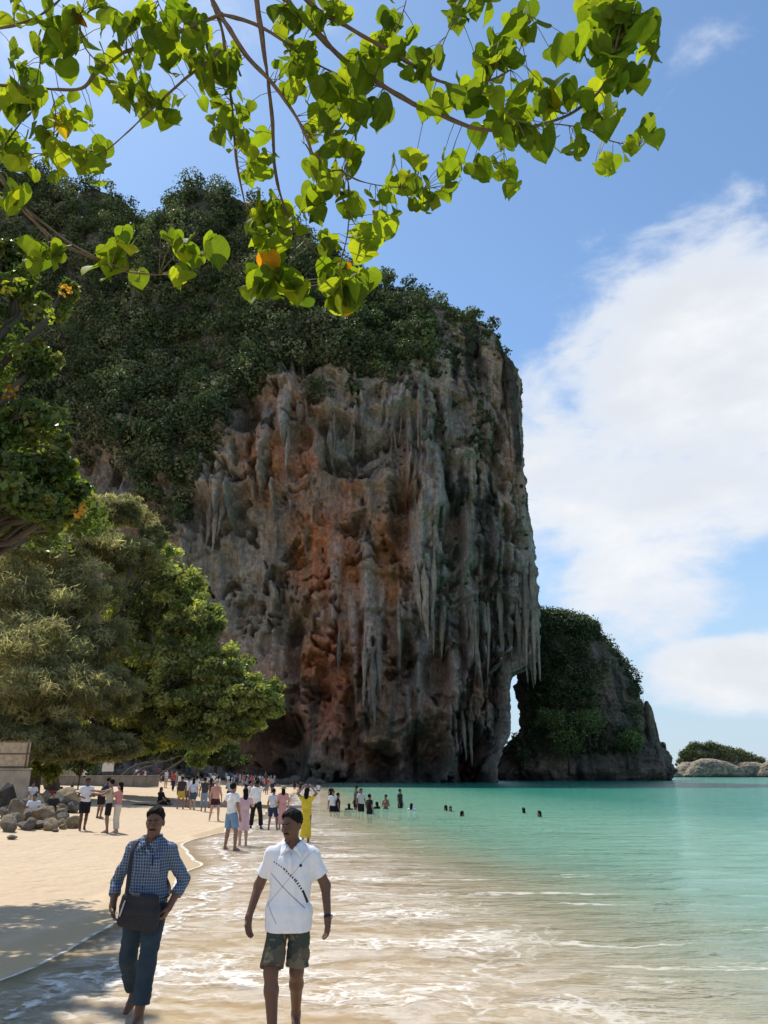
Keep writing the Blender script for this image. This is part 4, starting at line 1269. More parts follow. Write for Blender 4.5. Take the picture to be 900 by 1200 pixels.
def side_tree():
    """small-leaved tree whose foliage comes in at the picture's edge and shades the sand below"""
    Y = 12.5
    cl = lobes([(20, 350, Y, 34, 40), (-20, 420, Y, 60, 50), (40, 430, Y, 28, 30), (30, 500, Y - .3, 42, 40), (60, 545, Y - .4, 30, 34), (20, 570, Y - .4, 46, 34), (85, 575, Y - .5, 16, 14), (-60, 520, Y, 70, 90),
                (10, 300, Y + .3, 24, 30), (75, 350, Y, 12, 30), (-110, 380, Y - 1, 90, 90), (-170, 500, Y - 2, 80, 100), (60, 600, Y - .5, 30, 12),
                (45, 560, 14.6, 34, 24), (5, 590, 13.6, 36, 22), (66, 588, 15.6, 24, 16), (-25, 560, 11.0, 50, 30), (48, 596, 11.4, 32, 16), (0, 540, 16.2, 50, 30)])
    cl += [((x, y, z + .6), (1.1, 1.1, .4)) for x, y, z in ((-7.2, 12.2, 6.0), (-8.2, 13.6, 6.2), (-6.6, 14.2, 6.3), (-7.6, 10.8, 5.6), (-6.2, 11.4, 5.8), (-8.6, 12.0, 6.8), (-7.4, 15.6, 6.6), (-9.2, 15.0, 7.0), (-6.4, 12.8, 6.1))]
    b = (-9.6, 11.6, gz1(-9.6, 11.6))
    pal = [(0.08, 0.115, 0.03), (0.11, 0.15, 0.04), (0.15, 0.185, 0.045), (0.065, 0.095, 0.028), (0.18, 0.185, 0.05)]
    root = crown_tree('small_leaved_tree', 'small-leaved dark green tree leaning over the beach, with a few yellow leaves', b,
                      [b, (-9.5, 11.7, 1.8), (-9.1, 11.9, 3.6), (-8.6, 12.1, 5.5), (-8.0, 12.3, 7.8)], cl, 0.15, 85, pal, BROAD, 83, aspect=0.62, shell=0.2, sub=13, trunk_r=(0.2, 0.07), clump=0.5)
    r = np.random.default_rng(8)
    yl = [(28, 133 + 200), (8, 338), (80, 585), (95, 598), (45, 600), (12, 460), (62, 370), (75, 340)]
    C = np.array([np.array(at(p[0], p[1], Y - 0.7)) for p in yl]) - np.array(root.location)
    q = leaf_cloud(C, np.full((len(C), 3), 0.16), 16, 0.12, r, [(0.34, 0.30, 0.03), (0.30, 0.33, 0.04), (0.42, 0.22, 0.03)], 0.3, 0.2, 0.65)
    link('yellow_leaves', mesh_of('yellow_leaves', q[0], q[1], False, q[2]), BROAD, root, kind='stuff', label='bunches of yellowing leaves')


side_tree()
# ------------------------------------------------------------------ boulders, fence, walls, huts
BOULDER = rock_material('boulder', 3.0, False)
CONCRETE = simple_mat('weathered_concrete', (0.33, 0.28, 0.22), 0.95, 0.35, 1.6, 0.6, 0.03)
BAMBOO = simple_mat('bamboo_screen', (0.45, 0.36, 0.25), 0.85, 0.35, 4.0, 0.5, 0.01)
DARKWOOD = simple_mat('dark_wood', (0.16, 0.11, 0.075), 0.9, 0.3, 6.0, 0.5, 0.01)
WHITEPAINT = simple_mat('white_paint', (0.72, 0.70, 0.66), 0.7, 0.12, 3.0, 0.2, 0.004)
STONEWALL = simple_mat('low_wall_render', (0.25, 0.21, 0.165), 0.95, 0.3, 1.2, 0.6, 0.03)
THATCH = simple_mat('thatch', (0.36, 0.28, 0.19), 0.95, 0.35, 5.0, 0.7, 0.03)
DARKCLOTH = simple_mat('dark_cloth', (0.02, 0.02, 0.024), 0.9, 0.3, 8, 0.4, 0.01)
REDCLOTH = simple_mat('red_cloth', (0.30, 0.03, 0.04), 0.8, 0.3, 8, 0.4, 0.01)


def boulder_mesh(seed, dims, tone):
    r = np.random.default_rng(seed)
    n = 18
    th = np.linspace(0, np.pi, n); ph = np.linspace(0, 2 * np.pi, 2 * n, endpoint=False)
    T, Pp = np.meshgrid(th, ph, indexing='ij')
    U = np.stack([np.sin(T) * np.cos(Pp), np.sin(T) * np.sin(Pp), np.cos(T)], -1)
    # flat facets: intersect with random planes
    rad = np.full(T.shape, 1.0)
    for _ in range(24):
        nn = r.normal(size=3); nn /= np.linalg.norm(nn)
        dd = r.uniform(0.58, 0.92)
        q = U @ nn
        rad = np.where(q > 1e-3, np.minimum(rad, dd / np.maximum(q, 1e-3)), rad)
    rad = rad * (1 + 0.08 * fbm(U * 1.7 + seed, 3, seed) + 0.05 * fbm(U * 5 + seed, 3, seed + 1, ridged=True))
    V = (U * rad[..., None] * np.array(dims)).reshape(-1, 3)
    F = grid_faces(n, 2 * n, True)[:, ::-1]
    c = np.array(tone) * (1 + 0.3 * fbm(U * 2.5 + seed, 4, seed + 3))[..., None]
    c = c.reshape(-1, 3)
    return mesh_of('boulder', V, F, True, c.clip(0.02, 0.7))


def boulders():
    grey, tan, dark, warm = (0.23, 0.205, 0.17), (0.40, 0.31, 0.20), (0.09, 0.08, 0.07), (0.32, 0.25, 0.17)
    L0 = 'weathered grey boulder in the heap below the concrete wall'
    # pixel x, foot row, width px, height px, tone, label
    data = [(75, 952, 30, 26, tan, 'large tan boulder at the sandy end of the heap'), (3, 958, 22, 40, dark, 'tall dark boulder in front of the concrete wall'), (8, 975, 18, 16, grey, L0), (14, 964, 16, 26, warm, 'upright brown boulder beside the tall dark one'),
            (30, 962, 20, 14, grey, L0), (48, 964, 26, 20, warm, L0), (62, 952, 20, 24, grey, L0), (38, 948, 22, 16, grey, L0), (20, 942, 24, 16, dark, 'dark flat-topped boulder beneath the seated visitor'),
            (55, 972, 20, 12, grey, L0), (40, 972, 22, 9, grey, L0), (26, 972, 16, 9, grey, L0), (70, 966, 14, 12, grey, L0), (84, 953, 16, 14, grey, 'grey boulder leaning on the large tan one'), (74, 966.5, 7, 5, dark, 'small dark stone lying alone on the sand'),
            (50, 943, 26, 14, tan, 'flat tan boulder carrying the red bag'), (33, 932, 22, 12, grey, L0), (60, 935, 24, 12, warm, L0), (22, 955, 14, 18, grey, L0), (80, 940, 18, 10, tan, 'flat tan stone behind the large tan boulder'),
            (46, 955, 16, 12, grey, L0), (36, 967, 10, 6, grey, L0), (64, 975, 8, 4, grey, L0), (12, 984, 12, 5, grey, L0)]
    rr = np.random.default_rng(31)
    for _ in range(26):
        x = rr.uniform(4, 92); lo_ = 938 + 6 * (x > 60)
        s_ = rr.uniform(9, 21)
        data.append((x, rr.uniform(lo_, 974), s_, s_ * rr.uniform(.6, .95), (grey, warm, tan, grey)[rr.integers(0, 4)], L0))
    for i, (px, row, w, h, tone, lab) in enumerate(data):
        p = gnd(px, row)
        m = p.y / (F_PX * ray(px, row)[1])
        hw, hh = w * m * 0.64, h * m * 0.66
        me = boulder_mesh(500 + i, (hw, hw * 0.85, hh), tone)
        shared = lab == L0
        if shared:
            lab = '%s %s boulder in the heap below the concrete wall' % ('small' if w < 13 else 'mid-sized' if w < 18 else 'bulky', {grey: 'weathered grey', tan: 'sandy tan', dark: 'dark', warm: 'brown'}[tone])
        o = link('boulder', me, BOULDER, label=lab, category='boulder', group='boulder heap by the wall' if shared else None, loc=(p.x, p.y + hw * 0.5, p.z + hh * 0.62), rot=(0, 0, i * 1.3))


boulders()


def fence_and_walls():
    # concrete retaining wall with the bamboo screen standing on it
    Y = 37.0
    a = at(35, 905, Y); z0 = gz1(a.x, Y)
    top = at(35, 902.5, Y).z
    x0, x1 = a.x - 14, a.x
    root = link('concrete_wall', None, label='stained concrete retaining wall under the bamboo screen', category='wall', loc=((x0 + x1) / 2, Y, z0 - 0.3))
    cx = (x0 + x1) / 2
    H = top - z0 + 0.3
    for k in range(5):
        w = (x1 - x0) / 5
        V, F = boxm(-(x1 - x0) / 2 + (k + .5) * w, 0, H / 2, w - 0.012, 0.30 + 0.01 * (k % 2), H, 0.02)
        link('slab', mesh_of('slab', V, F, False), CONCRETE, root)
    V, F = boxm(0, 0, H + 0.04, x1 - x0 + 0.06, 0.40, 0.075, 0.02)
    link('coping', mesh_of('coping', V, F, False), CONCRETE, root)
    b = at(33, 868, Y)
    zf = top + 0.085
    hf = b.z - zf
    fr = link('bamboo_fence', None, label='split bamboo screen fence standing on the concrete wall', category='fence', loc=(cx, Y, zf))
    L = x1 - x0 - 0.2
    r = np.random.default_rng(3)
    parts = []
    xx = -L / 2
    while xx < L / 2 - 0.06:
        w = r.uniform(0.05, 0.085)
        hh = hf * r.uniform(0.97, 1.0)
        parts.append(boxm(xx + w / 2, r.uniform(-.008, .008), hh / 2, w - 0.008, 0.022, hh, 0.004)); xx += w
    V, F = join(parts)
    link('slats', mesh_of('slats', V, F, False), BAMBOO, fr, kind='stuff')
    for k in range(9):
        V, F = tube([(-L / 2 + 0.15 + k * (L - .3) / 8, -0.05, 0), (-L / 2 + 0.15 + k * (L - .3) / 8, -0.05, hf + 0.05)], [0.04, 0.035], 8)
        link('post', mesh_of('post', V, F), DARKWOOD, fr)
    for zz in (0.06, hf * 0.52, hf * 0.96):
        V, F = tube([(-L / 2, -0.035, zz), (L / 2, -0.035, zz)], [0.028, 0.028], 8)
        link('rail', mesh_of('rail', V, F), DARKWOOD, fr)
    # low wall running back towards the cliff
    Yw = 66
    p0, p1 = at(46, 905, Yw), at(186, 908, Yw + 14)
    d = Vector((p1.x - p0.x, p1.y - p0.y, 0)); Lw = d.length
    zb = gz1(p0.x, p0.y)
    zt_ = at(100, 904, Yw + 5).z
    wr = link('low_wall', None, label='low rendered garden wall below the shrubs behind the beach', category='wall', loc=(p0.x, p0.y, zb - 0.4), rot=(0, 0, math.atan2(d.y, d.x)))
    Hw = max(zt_ - zb + 0.4 - 0.45, 0.8)
    n = 8
    for k in range(n):
        V, F = boxm((k + .5) * Lw / n, 0, Hw / 2, Lw / n - 0.03, 0.3, Hw, 0.02)
        link('slab', mesh_of('slab', V, F, False), STONEWALL, wr)
        V, F = boxm((k + .5) * Lw / n, 0, Hw + 0.05, Lw / n - 0.02, 0.42, 0.095, 0.02)
        link('coping', mesh_of('coping', V, F, False), STONEWALL, wr)
    # white notice board and pillar among the shrubs
    c = at(126, 905, 78); zc = gz1(c.x, 78)
    t = at(126, 883, 78)
    nb = link('notice_board', None, label='blank white notice board standing behind the low wall', category='board', loc=(c.x, 78, zc))
    V, F = boxm(0, 0, t.z - zc - 0.85, 1.15, 0.06, 1.7, 0.02)
    link('panel', mesh_of('panel', V, F, False), WHITEPAINT, nb)
    for s in (-0.45, 0.45):
        V, F = boxm(s, 0.06, (t.z - zc) / 2, 0.08, 0.06, t.z - zc, 0.01)
        link('post', mesh_of('post', V, F, False), DARKWOOD, nb)
    c = at(99, 900, 80); zc = gz1(c.x, 80); t = at(99, 876, 80)
    pl = link('white_pillar', None, label='slim white pillar with a cap beside the dark clipped shrub', category='pillar', loc=(c.x, 80, zc))
    V, F = boxm(0, 0, (t.z - zc) / 2, 0.5, 0.5, t.z - zc, 0.03)
    link('shaft', mesh_of('shaft', V, F, False), WHITEPAINT, pl)
    V, F = boxm(0, 0, t.z - zc + 0.06, 0.66, 0.66, 0.12, 0.03)
    link('cap', mesh_of('cap', V, F, False), WHITEPAINT, pl)
    # hut with a thatched roof behind the casuarina trunk
    Yh = 72
    c = at(66, 890, Yh); zc = gz1(c.x, Yh)
    e = at(66, 880, Yh).z - zc; g = at(66, 868, Yh).z - zc
    hut = link('beach_hut', None, label='small hut with a pale thatched roof behind the casuarina trunk', category='hut', loc=(c.x, Yh, zc))
    V, F = boxm(0, 0, e / 2, 3.0, 2.6, e, 0.03)
    link('wall', mesh_of('wall', V, F, False), BAMBOO, hut)
    Vr = np.array([(-2.0, -1.8, e - .1), (2.0, -1.8, e - .1), (2.0, 1.8, e - .1), (-2.0, 1.8, e - .1), (-1.2, 0, g), (1.2, 0, g), (1.2, 0.02, g), (-1.2, 0.02, g)])
    Fr = np.array([(0, 1, 5, 4), (2, 3, 7, 6), (1, 2, 6, 5), (3, 0, 4, 7), (3, 2, 1, 0)])
    link('roof', mesh_of('roof', Vr, Fr, False), THATCH, hut)
    V, F = boxm(0.5, -1.315, 0.9, 0.8, 0.04, 1.8, 0.01)
    link('door', mesh_of('door', V, F, False), DARKWOOD, hut)


fence_and_walls()


def driftwood():
    r = np.random.default_rng(6)
    L = ['bleached fallen branch lying along the cliff foot', 'grey forked driftwood limb propped behind the crowd', 'long thin dead branch arching over the sand at the cliff foot']
    for i, (p, q, Y) in enumerate((((138, 905), (205, 889), 92), ((150, 903), (186, 893), 86), ((178, 908), (232, 893), 96))):
        a, b = at(p[0], p[1], Y), at(q[0], q[1], Y + 4)
        a.z = gz1(a.x, a.y) + 0.1
        (v, f), P = limb(a, b, 0.20, 0.05, r, 0.10, 12)
        parts = [(v, f)]
        for k in (5, 7, 9):
            (v, f), _ = limb(P[k], P[k] + r.normal(size=3) * np.array([1.5, 1, 1.0]) + np.array([0.6, 0, .6]), 0.06, 0.02, r, 0.05, 6)
            parts.append((v, f))
        V, F = join(parts)
        V = V - np.array(a)
        link('fallen_branch', mesh_of('fallen_branch', V, F), GREY_BARK, label=L[i], category='branch', group='dead branches at the cliff foot', loc=a)
    # fallen rocks at the foot of the cliff where the sand ends
    for i in range(26):
        px = 120 + i * 10.2; Y = r.uniform(142, 158) - (12 if px < 200 else 0)
        p = at(px, 912, Y); z = gz1(p.x, Y)
        s = r.uniform(0.5, 1.6)
        me = boulder_mesh(700 + i, (s * 1.3, s, s * 0.8), (0.15, 0.125, 0.105))
        link('fallen_rock', me, BOULDER, label='brown fallen rock at the cliff foot behind the crowd', category='rock', group='fallen rocks at the cliff foot', loc=(p.x, Y, z + s * 0.4), rot=(0, 0, i))


driftwood()


def bags():
    p = gnd(59, 943)
    root = link('red_bag', None, label='dark red backpack lying on a tan boulder', category='bag', loc=(p.x, p.y - 0.1, at(59, 938, p.y).z))
    V, F = boxm(0, 0, 0.28, 0.42, 0.26, 0.52, 0.10)
    link('body', mesh_of('body', V, F), REDCLOTH, root)
    V, F = boxm(0, -0.15, 0.18, 0.30, 0.10, 0.24, 0.04)
    link('pocket', mesh_of('pocket', V, F), DARKCLOTH, root)
    V, F = tube(smooth_path([(-0.07, 0, 0.53), (-0.05, 0, 0.62), (0.05, 0, 0.62), (0.07, 0, 0.53)], 9), 0.014, 6)
    link('handle', mesh_of('handle', V, F), DARKCLOTH, root)


bags()
# ------------------------------------------------------------------ people: bodies grown from a signed distance field
class Field:
    def __init__(s, lo, hi, h):
        s.lo = np.array(lo, float); s.h = h
        s.n = np.ceil((np.array(hi, float) - s.lo) / h).astype(int) + 1
        s.a = np.full(s.n, 9.0, np.float32)
        s.ax = [s.lo[i] + h * np.arange(s.n[i]) for i in range(3)]
    def _sub(s, lo, hi):
        sl = tuple(slice(max(0, int((lo[i] - s.lo[i]) / s.h)), min(s.n[i], int((hi[i] - s.lo[i]) / s.h) + 2)) for i in range(3))
        g = np.meshgrid(*[s.ax[i][sl[i]] for i in range(3)], indexing='ij')
        return sl, np.stack(g, -1).astype(np.float32)
    def _put(s, sl, d, k, sub=False):
        a = s.a[sl]
        if sub:
            d = -d
            hh = np.clip(0.5 - 0.5 * (d - a) / k, 0, 1)
            s.a[sl] = d * (1 - hh) + a * hh + k * hh * (1 - hh) if False else np.maximum(a, d)
            return
        hh = np.clip(0.5 + 0.5 * (d - a) / k, 0, 1)
        s.a[sl] = d * (1 - hh) + a * hh - k * hh * (1 - hh)
    def cone(s, a, b, ra, rb, k=0.02, cut=False, cut0=False):
        a = np.array(a, np.float32); b = np.array(b, np.float32)
        m = max(ra, rb) + 3 * k + 0.04
        sl, P = s._sub(np.minimum(a, b) - m, np.maximum(a, b) + m)
        if 0 in P.shape:
            return
        ab = b - a; L2 = float(ab @ ab) + 1e-9
        t = np.clip(((P - a) @ ab) / L2, 0, 1)
        d = np.linalg.norm(P - a - t[..., None] * ab, axis=-1) - (ra + (rb - ra) * t)
        L = math.sqrt(L2)
        if cut:
            d = np.maximum(d, ((P - b) @ ab) / L)
        if cut0:
            d = np.maximum(d, -((P - a) @ ab) / L)
        s._put(sl, d, k)
    def ell(s, c, r, k=0.02, rot=None, sub=False):
        c = np.array(c, np.float32); r = np.array(r, np.float32)
        m = float(r.max()) + 3 * k + 0.04
        sl, P = s._sub(c - m, c + m)
        if 0 in P.shape:
            return
        Q = P - c
        if rot is not None:
            Q = Q @ np.array(rot, np.float32)
        k0 = np.linalg.norm(Q / r, axis=-1); k1 = np.linalg.norm(Q / (r * r), axis=-1) + 1e-9
        s._put(sl, k0 * (k0 - 1) / k1, k, sub)
    def plane(s, p, n):
        """cut away everything on the side n points to"""
        n = np.array(n, float); n /= np.linalg.norm(n); p = np.array(p, float)
        d = (s.ax[0][:, None, None] - p[0]) * n[0] + (s.ax[1][None, :, None] - p[1]) * n[1] + (s.ax[2][None, None, :] - p[2]) * n[2]
        s.a = np.maximum(s.a, d.astype(np.float32))
    def wrinkle(s, amp, scale, seed):
        g = np.stack(np.meshgrid(*s.ax, indexing='ij'), -1)
        near = np.abs(s.a) < 0.05
        s.a[near] += (amp * fbm(g[near] / np.array(scale), 3, seed, ridged=True)).astype(np.float32)
    def mesh(s, name, smooth_it=2):
        a = s.a.copy()
        a[0], a[-1] = 1, 1; a[:, 0], a[:, -1] = 1, 1; a[:, :, 0], a[:, :, -1] = 1, 1
        neg = a < 0
        c = np.zeros(np.array(a.shape) - 1, np.int8)
        for i in (0, 1):
            for j in (0, 1):
                for k in (0, 1):
                    c += neg[i:i + c.shape[0], j:j + c.shape[1], k:k + c.shape[2]]
        I = np.argwhere((c > 0) & (c < 8))
        idx = np.full(c.shape, -1, np.int64); idx[tuple(I.T)] = np.arange(len(I))
        corners = [(i, j, k) for i in (0, 1) for j in (0, 1) for k in (0, 1)]
        val = {q: a[I[:, 0] + q[0], I[:, 1] + q[1], I[:, 2] + q[2]] for q in corners}
        acc = np.zeros((len(I), 3)); cnt = np.zeros(len(I))
        for q in corners:
            for ax in range(3):
                if q[ax] == 0:
                    p = list(q); p[ax] = 1; p = tuple(p)
                    va, vb = val[q], val[p]
                    cr = (va < 0) != (vb < 0)
                    t = np.where(cr, va / np.where(cr, va - vb, 1), 0)
                    pos = np.array(q, float)[None, :].repeat(len(I), 0); pos[:, ax] += t
                    acc[cr] += pos[cr]; cnt[cr] += 1
        V = s.lo + s.h * (I + acc / cnt[:, None])
        Fs = []
        for ax in range(3):
            o1, o2 = [(1, 2), (2, 0), (0, 1)][ax]
            sl0 = [slice(1, -1)] * 3; sl1 = [slice(1, -1)] * 3
            sl0[ax] = slice(0, -1); sl1[ax] = slice(1, None)
            A, B = neg[tuple(sl0)], neg[tuple(sl1)]
            E = np.argwhere(A != B)
            if not len(E):
                continue
            inside = A[tuple(E.T)]
            base = E + 1; base[:, ax] -= 1
            def cell(d1, d2):
                q = base.copy(); q[:, o1] += d1; q[:, o2] += d2
                return idx[tuple(q.T)]
            quad = np.stack([cell(-1, -1), cell(0, -1), cell(0, 0), cell(-1, 0)], -1)
            quad[~inside] = quad[~inside][:, ::-1]
            Fs.append(quad)
        F = np.concatenate(Fs)
        F = F[(F >= 0).all(1)]
        for _ in range(smooth_it):                      # light Laplacian smoothing
            sm = np.zeros_like(V); n = np.zeros(len(V))
            for q in range(4):
                i, j = F[:, q], F[:, (q + 1) % 4]
                for ch in range(3):
                    sm[:, ch] += np.bincount(i, V[j, ch], len(V)) + np.bincount(j, V[i, ch], len(V))
                n += np.bincount(i, minlength=len(V)) + np.bincount(j, minlength=len(V))
            V = 0.5 * V + 0.5 * sm / np.maximum(n, 1)[:, None]
        return mesh_of(name, V, F)


def lerp(a, b, t):
    return tuple(np.array(a, float) * (1 - t) + np.array(b, float) * t)


def stand(**kw):
    """joints of a standing figure 1.72 m tall that faces -Y; x to the picture's right when it faces the camera"""
    J = dict(hipL=(-.09, 0, .90), kneeL=(-.10, -.02, .49), ankL=(-.10, .03, .09), toeL=(-.115, -.15, .03),
             hipR=(.09, 0, .90), kneeR=(.10, -.02, .49), ankR=(.10, .03, .09), toeR=(.115, -.15, .03),
             pel=(0, 0, .95), chest=(0, 0, 1.27), shL=(-.165, .01, 1.395), shR=(.165, .01, 1.395),
             elL=(-.25, .02, 1.13), elR=(.25, .02, 1.13), wrL=(-.26, -.06, .88), wrR=(.26, -.06, .88), neck=(0, .01, 1.46), head=(0, -.01, 1.615))
    J.update(kw)
    return J


SIT = dict(hipL=(-.1, 0, .13), hipR=(.1, 0, .13), kneeL=(-.16, -.40, .30), kneeR=(.16, -.40, .30), ankL=(-.12, -.68, .08), ankR=(.12, -.68, .08), toeL=(-.13, -.84, .05), toeR=(.13, -.84, .05),
           pel=(0, 0, .17), chest=(0, -.02, .49), shL=(-.18, -.02, .63), shR=(.18, -.02, .63), elL=(-.24, -.14, .38), elR=(.24, -.14, .38), wrL=(-.16, -.34, .36), wrR=(.16, -.34, .36), neck=(0, -.02, .68), head=(0, -.05, .835))


def torso(F, J, e=0.0, k=0.05, w=1.0, f=1.0):
    p, c = np.array(J['pel']), np.array(J['chest'])
    up = (c - p) / np.linalg.norm(c - p)
    F.ell(p, (.155 * w + e, .112 * f + e, .115 + e), k)
    F.ell(lerp(p, c, .45), (.142 * w + e, .105 * f + e, .16 + e), k)
    F.ell(lerp(p, c, .92), (.150 * w + e, .110 * f + e, .16 + e), k)
    F.cone(J['shL'], J['shR'], .050 + e, .050 + e, k)
    for s in 'LR':
        F.cone(lerp(J['neck'], J['sh' + s], .15), J['sh' + s], .050 + e * .6, .044 + e, .03)


def legs(F, J, e=0.0, until=1.0, k=0.03, cut=True, fat=1.0, flare=0.0, feet=True):
    for s in 'LR':
        h, n, a, t = J['hip' + s], J['knee' + s], J['ank' + s], J['toe' + s]
        if until <= 0.5:
            q = lerp(h, n, until * 2)
            F.cone(h, q, .088 * fat + e, .088 * fat - .03 * until * 2 + e + flare, k, cut)
        else:
            F.cone(h, n, .088 * fat + e, .057 * fat + e, k)
            q = lerp(n, a, (until - .5) * 2)
            calf = lerp(n, a, .3)
            if until >= 0.99 and e == 0:
                F.cone(n, calf, .054 * fat, .056 * fat, k); F.cone(calf, a, .056 * fat, .036, k)
            else:
                F.cone(n, q, .057 * fat + e + .004, .05 + e + flare, k, cut)
        if feet and e == 0:
            an = np.array(a); F.cone(an + np.array([0, .02, -.045]), np.array(t), .036, .026, .03)
            F.cone(a, lerp(a, t, .55), .036, .032, .03)


def arms(F, J, e=0.0, until=1.0, k=0.025, cut=True, fat=1.0, hands=True, flare=0.0, only='LR'):
    for s in only:
        h, n, a = J['sh' + s], J['el' + s], J['wr' + s]
        if until <= 0.5:
            q = lerp(h, n, until * 2)
            F.cone(h, q, .055 * fat + e, .046 * fat + e + flare, k, cut)
        else:
            F.cone(h, n, .054 * fat + e, .041 * fat + e, k)
            q = lerp(n, a, (until - .5) * 2)
            F.cone(n, q, .041 * fat + e, (.041 - .014 * (until - .5) * 2) * fat + e + flare, k, cut and until < 1)
        if hands and e == 0:
            d = np.array(a) - np.array(n); d /= np.linalg.norm(d)
            F.cone(a, np.array(a) + d * .09, .028, .034, .02); F.cone(np.array(a) + d * .08, np.array(a) + d * .15, .03, .018, .02)


def head(F, J, yaw=0.0, pitch=0.0, roll=0.0, detail=False):
    c = np.array(J['head'], float)
    M = np.array((Matrix.Rotation(yaw, 3, 'Z') @ Matrix.Rotation(pitch, 3, 'X') @ Matrix.Rotation(roll, 3, 'Y')))
    f = lambda p: c + M @ np.array(p, float)
    F.cone(J['neck'], lerp(J['neck'], c, .6), .056, .05, .03)
    F.ell(f((0, .012, .028)), (.074, .094, .098), .02, M)
    F.ell(f((0, -.022, -.045)), (.057, .066, .082), .03, M)
    if detail:
        F.cone(f((0, -.09, .012)), f((0, -.106, -.022)), .009, .014, .012)
        F.cone(f((-.012, -.098, -.028)), f((.012, -.098, -.028)), .010, .010, .01)
        F.cone(f((-.036, -.079, .026)), f((.036, -.079, .026)), .011, .011, .014)
        F.cone(f((-.018, -.084, -.066)), f((.018, -.084, -.066)), .009, .009, .010)
        F.ell(f((0, -.078, -.105)), (.024, .018, .018), .02, M)
        F.ell(f((-.043, -.068, -.022)), (.018, .016, .02), .02, M); F.ell(f((.043, -.068, -.022)), (.018, .016, .02), .02, M)
        for s in (-1, 1):
            F.ell(f((s * .076, .012, -.005)), (.010, .022, .032), .008, M)
    return f, M


def finger_hand(F, wrist, d, palm_n, side, curl=0.35, size=1.0):
    """palm, four bent fingers of unequal length and a thumb; d points along the hand, side = +1/-1 towards the thumb"""
    w = np.array(wrist, float); d = np.array(d, float); d /= np.linalg.norm(d)
    n = np.array(palm_n, float); n -= d * (n @ d); n /= np.linalg.norm(n)
    t = np.cross(d, n) * side
    s = size
    F.cone(w, w + d * .03 * s, .027, .030, .02)
    for q in (-.024, -.008, .008, .024):
        F.cone(w + d * .02 * s + t * q * .7, w + d * .088 * s + t * q, .015, .0135, .010)
    for q, L in ((.030, .070), (.010, .080), (-.011, .074), (-.030, .058)):
        p0 = w + d * .086 * s + t * q
        a1 = d * math.cos(curl) + n * math.sin(curl)
        p1 = p0 + a1 * L * .5 * s
        a2 = d * math.cos(curl * 2.2) + n * math.sin(curl * 2.2)
        p2 = p1 + a2 * L * .5 * s
        F.cone(p0, p1, .0098, .009, .004); F.cone(p1, p2, .009, .0078, .004)
    p0 = w + d * .03 * s + t * .026; p1 = p0 + (d * .7 + t * .6 + n * .3) * .042 * s; p2 = p1 + (d * .9 + t * .15 + n * .35) * .035 * s
    F.cone(p0, p1, .013, .011, .008); F.cone(p1, p2, .011, .009, .004)


# ---- cloth, skin, hair
_mats = {}


def cloth(color, name='cloth', vary=0.18):
    key = (name, tuple(round(c, 3) for c in color))
    if key not in _mats:
        m, N, out = material(name)
        co = N.new('ShaderNodeTexCoord').outputs['Object']
        c = N.mul(tuple(color), N.shade(N.noise(co, 5, 4, 0.6), 1 - vary, 1 + vary * .7))
        h = N.noise(N.scaled(co, (1, 1, 0.5)), 14, 5, 0.6, 0.6)
        principled(N, out, c, 0.88, N.bump(h, 0.5, 0.02), 0.2)
        _mats[key] = m
    return _mats[key]


def skin_mat(color):
    key = ('skin', color)
    if key not in _mats:
        m, N, out = material('skin')
        co = N.new('ShaderNodeTexCoord').outputs['Object']
        c = N.mul(color, N.shade(N.noise(co, 9, 5, 0.6), 0.82, 1.14))
        principled(N, out, c, 0.52, N.bump(N.noise(co, 120, 3, 0.6), 0.15, 0.002), 0.28)
        _mats[key] = m
    return _mats[key]


DARK_SKIN, MID_SKIN, PALE_SKIN = (0.115, 0.058, 0.038), (0.26, 0.14, 0.09), (0.46, 0.29, 0.21)
HAIR = simple_mat('black_hair', (0.008, 0.007, 0.006), 0.75, 0.4, 60, 0.6, 0.004, 0.12)
HAIR_BROWN = simple_mat('brown_hair', (0.07, 0.04, 0.02), 0.6, 0.4, 60, 0.6, 0.006, 0.3)
def bounds(J, m=0.3):
    A = np.array([v for v in J.values()])
    return A.min(0) - m, A.max(0) + m


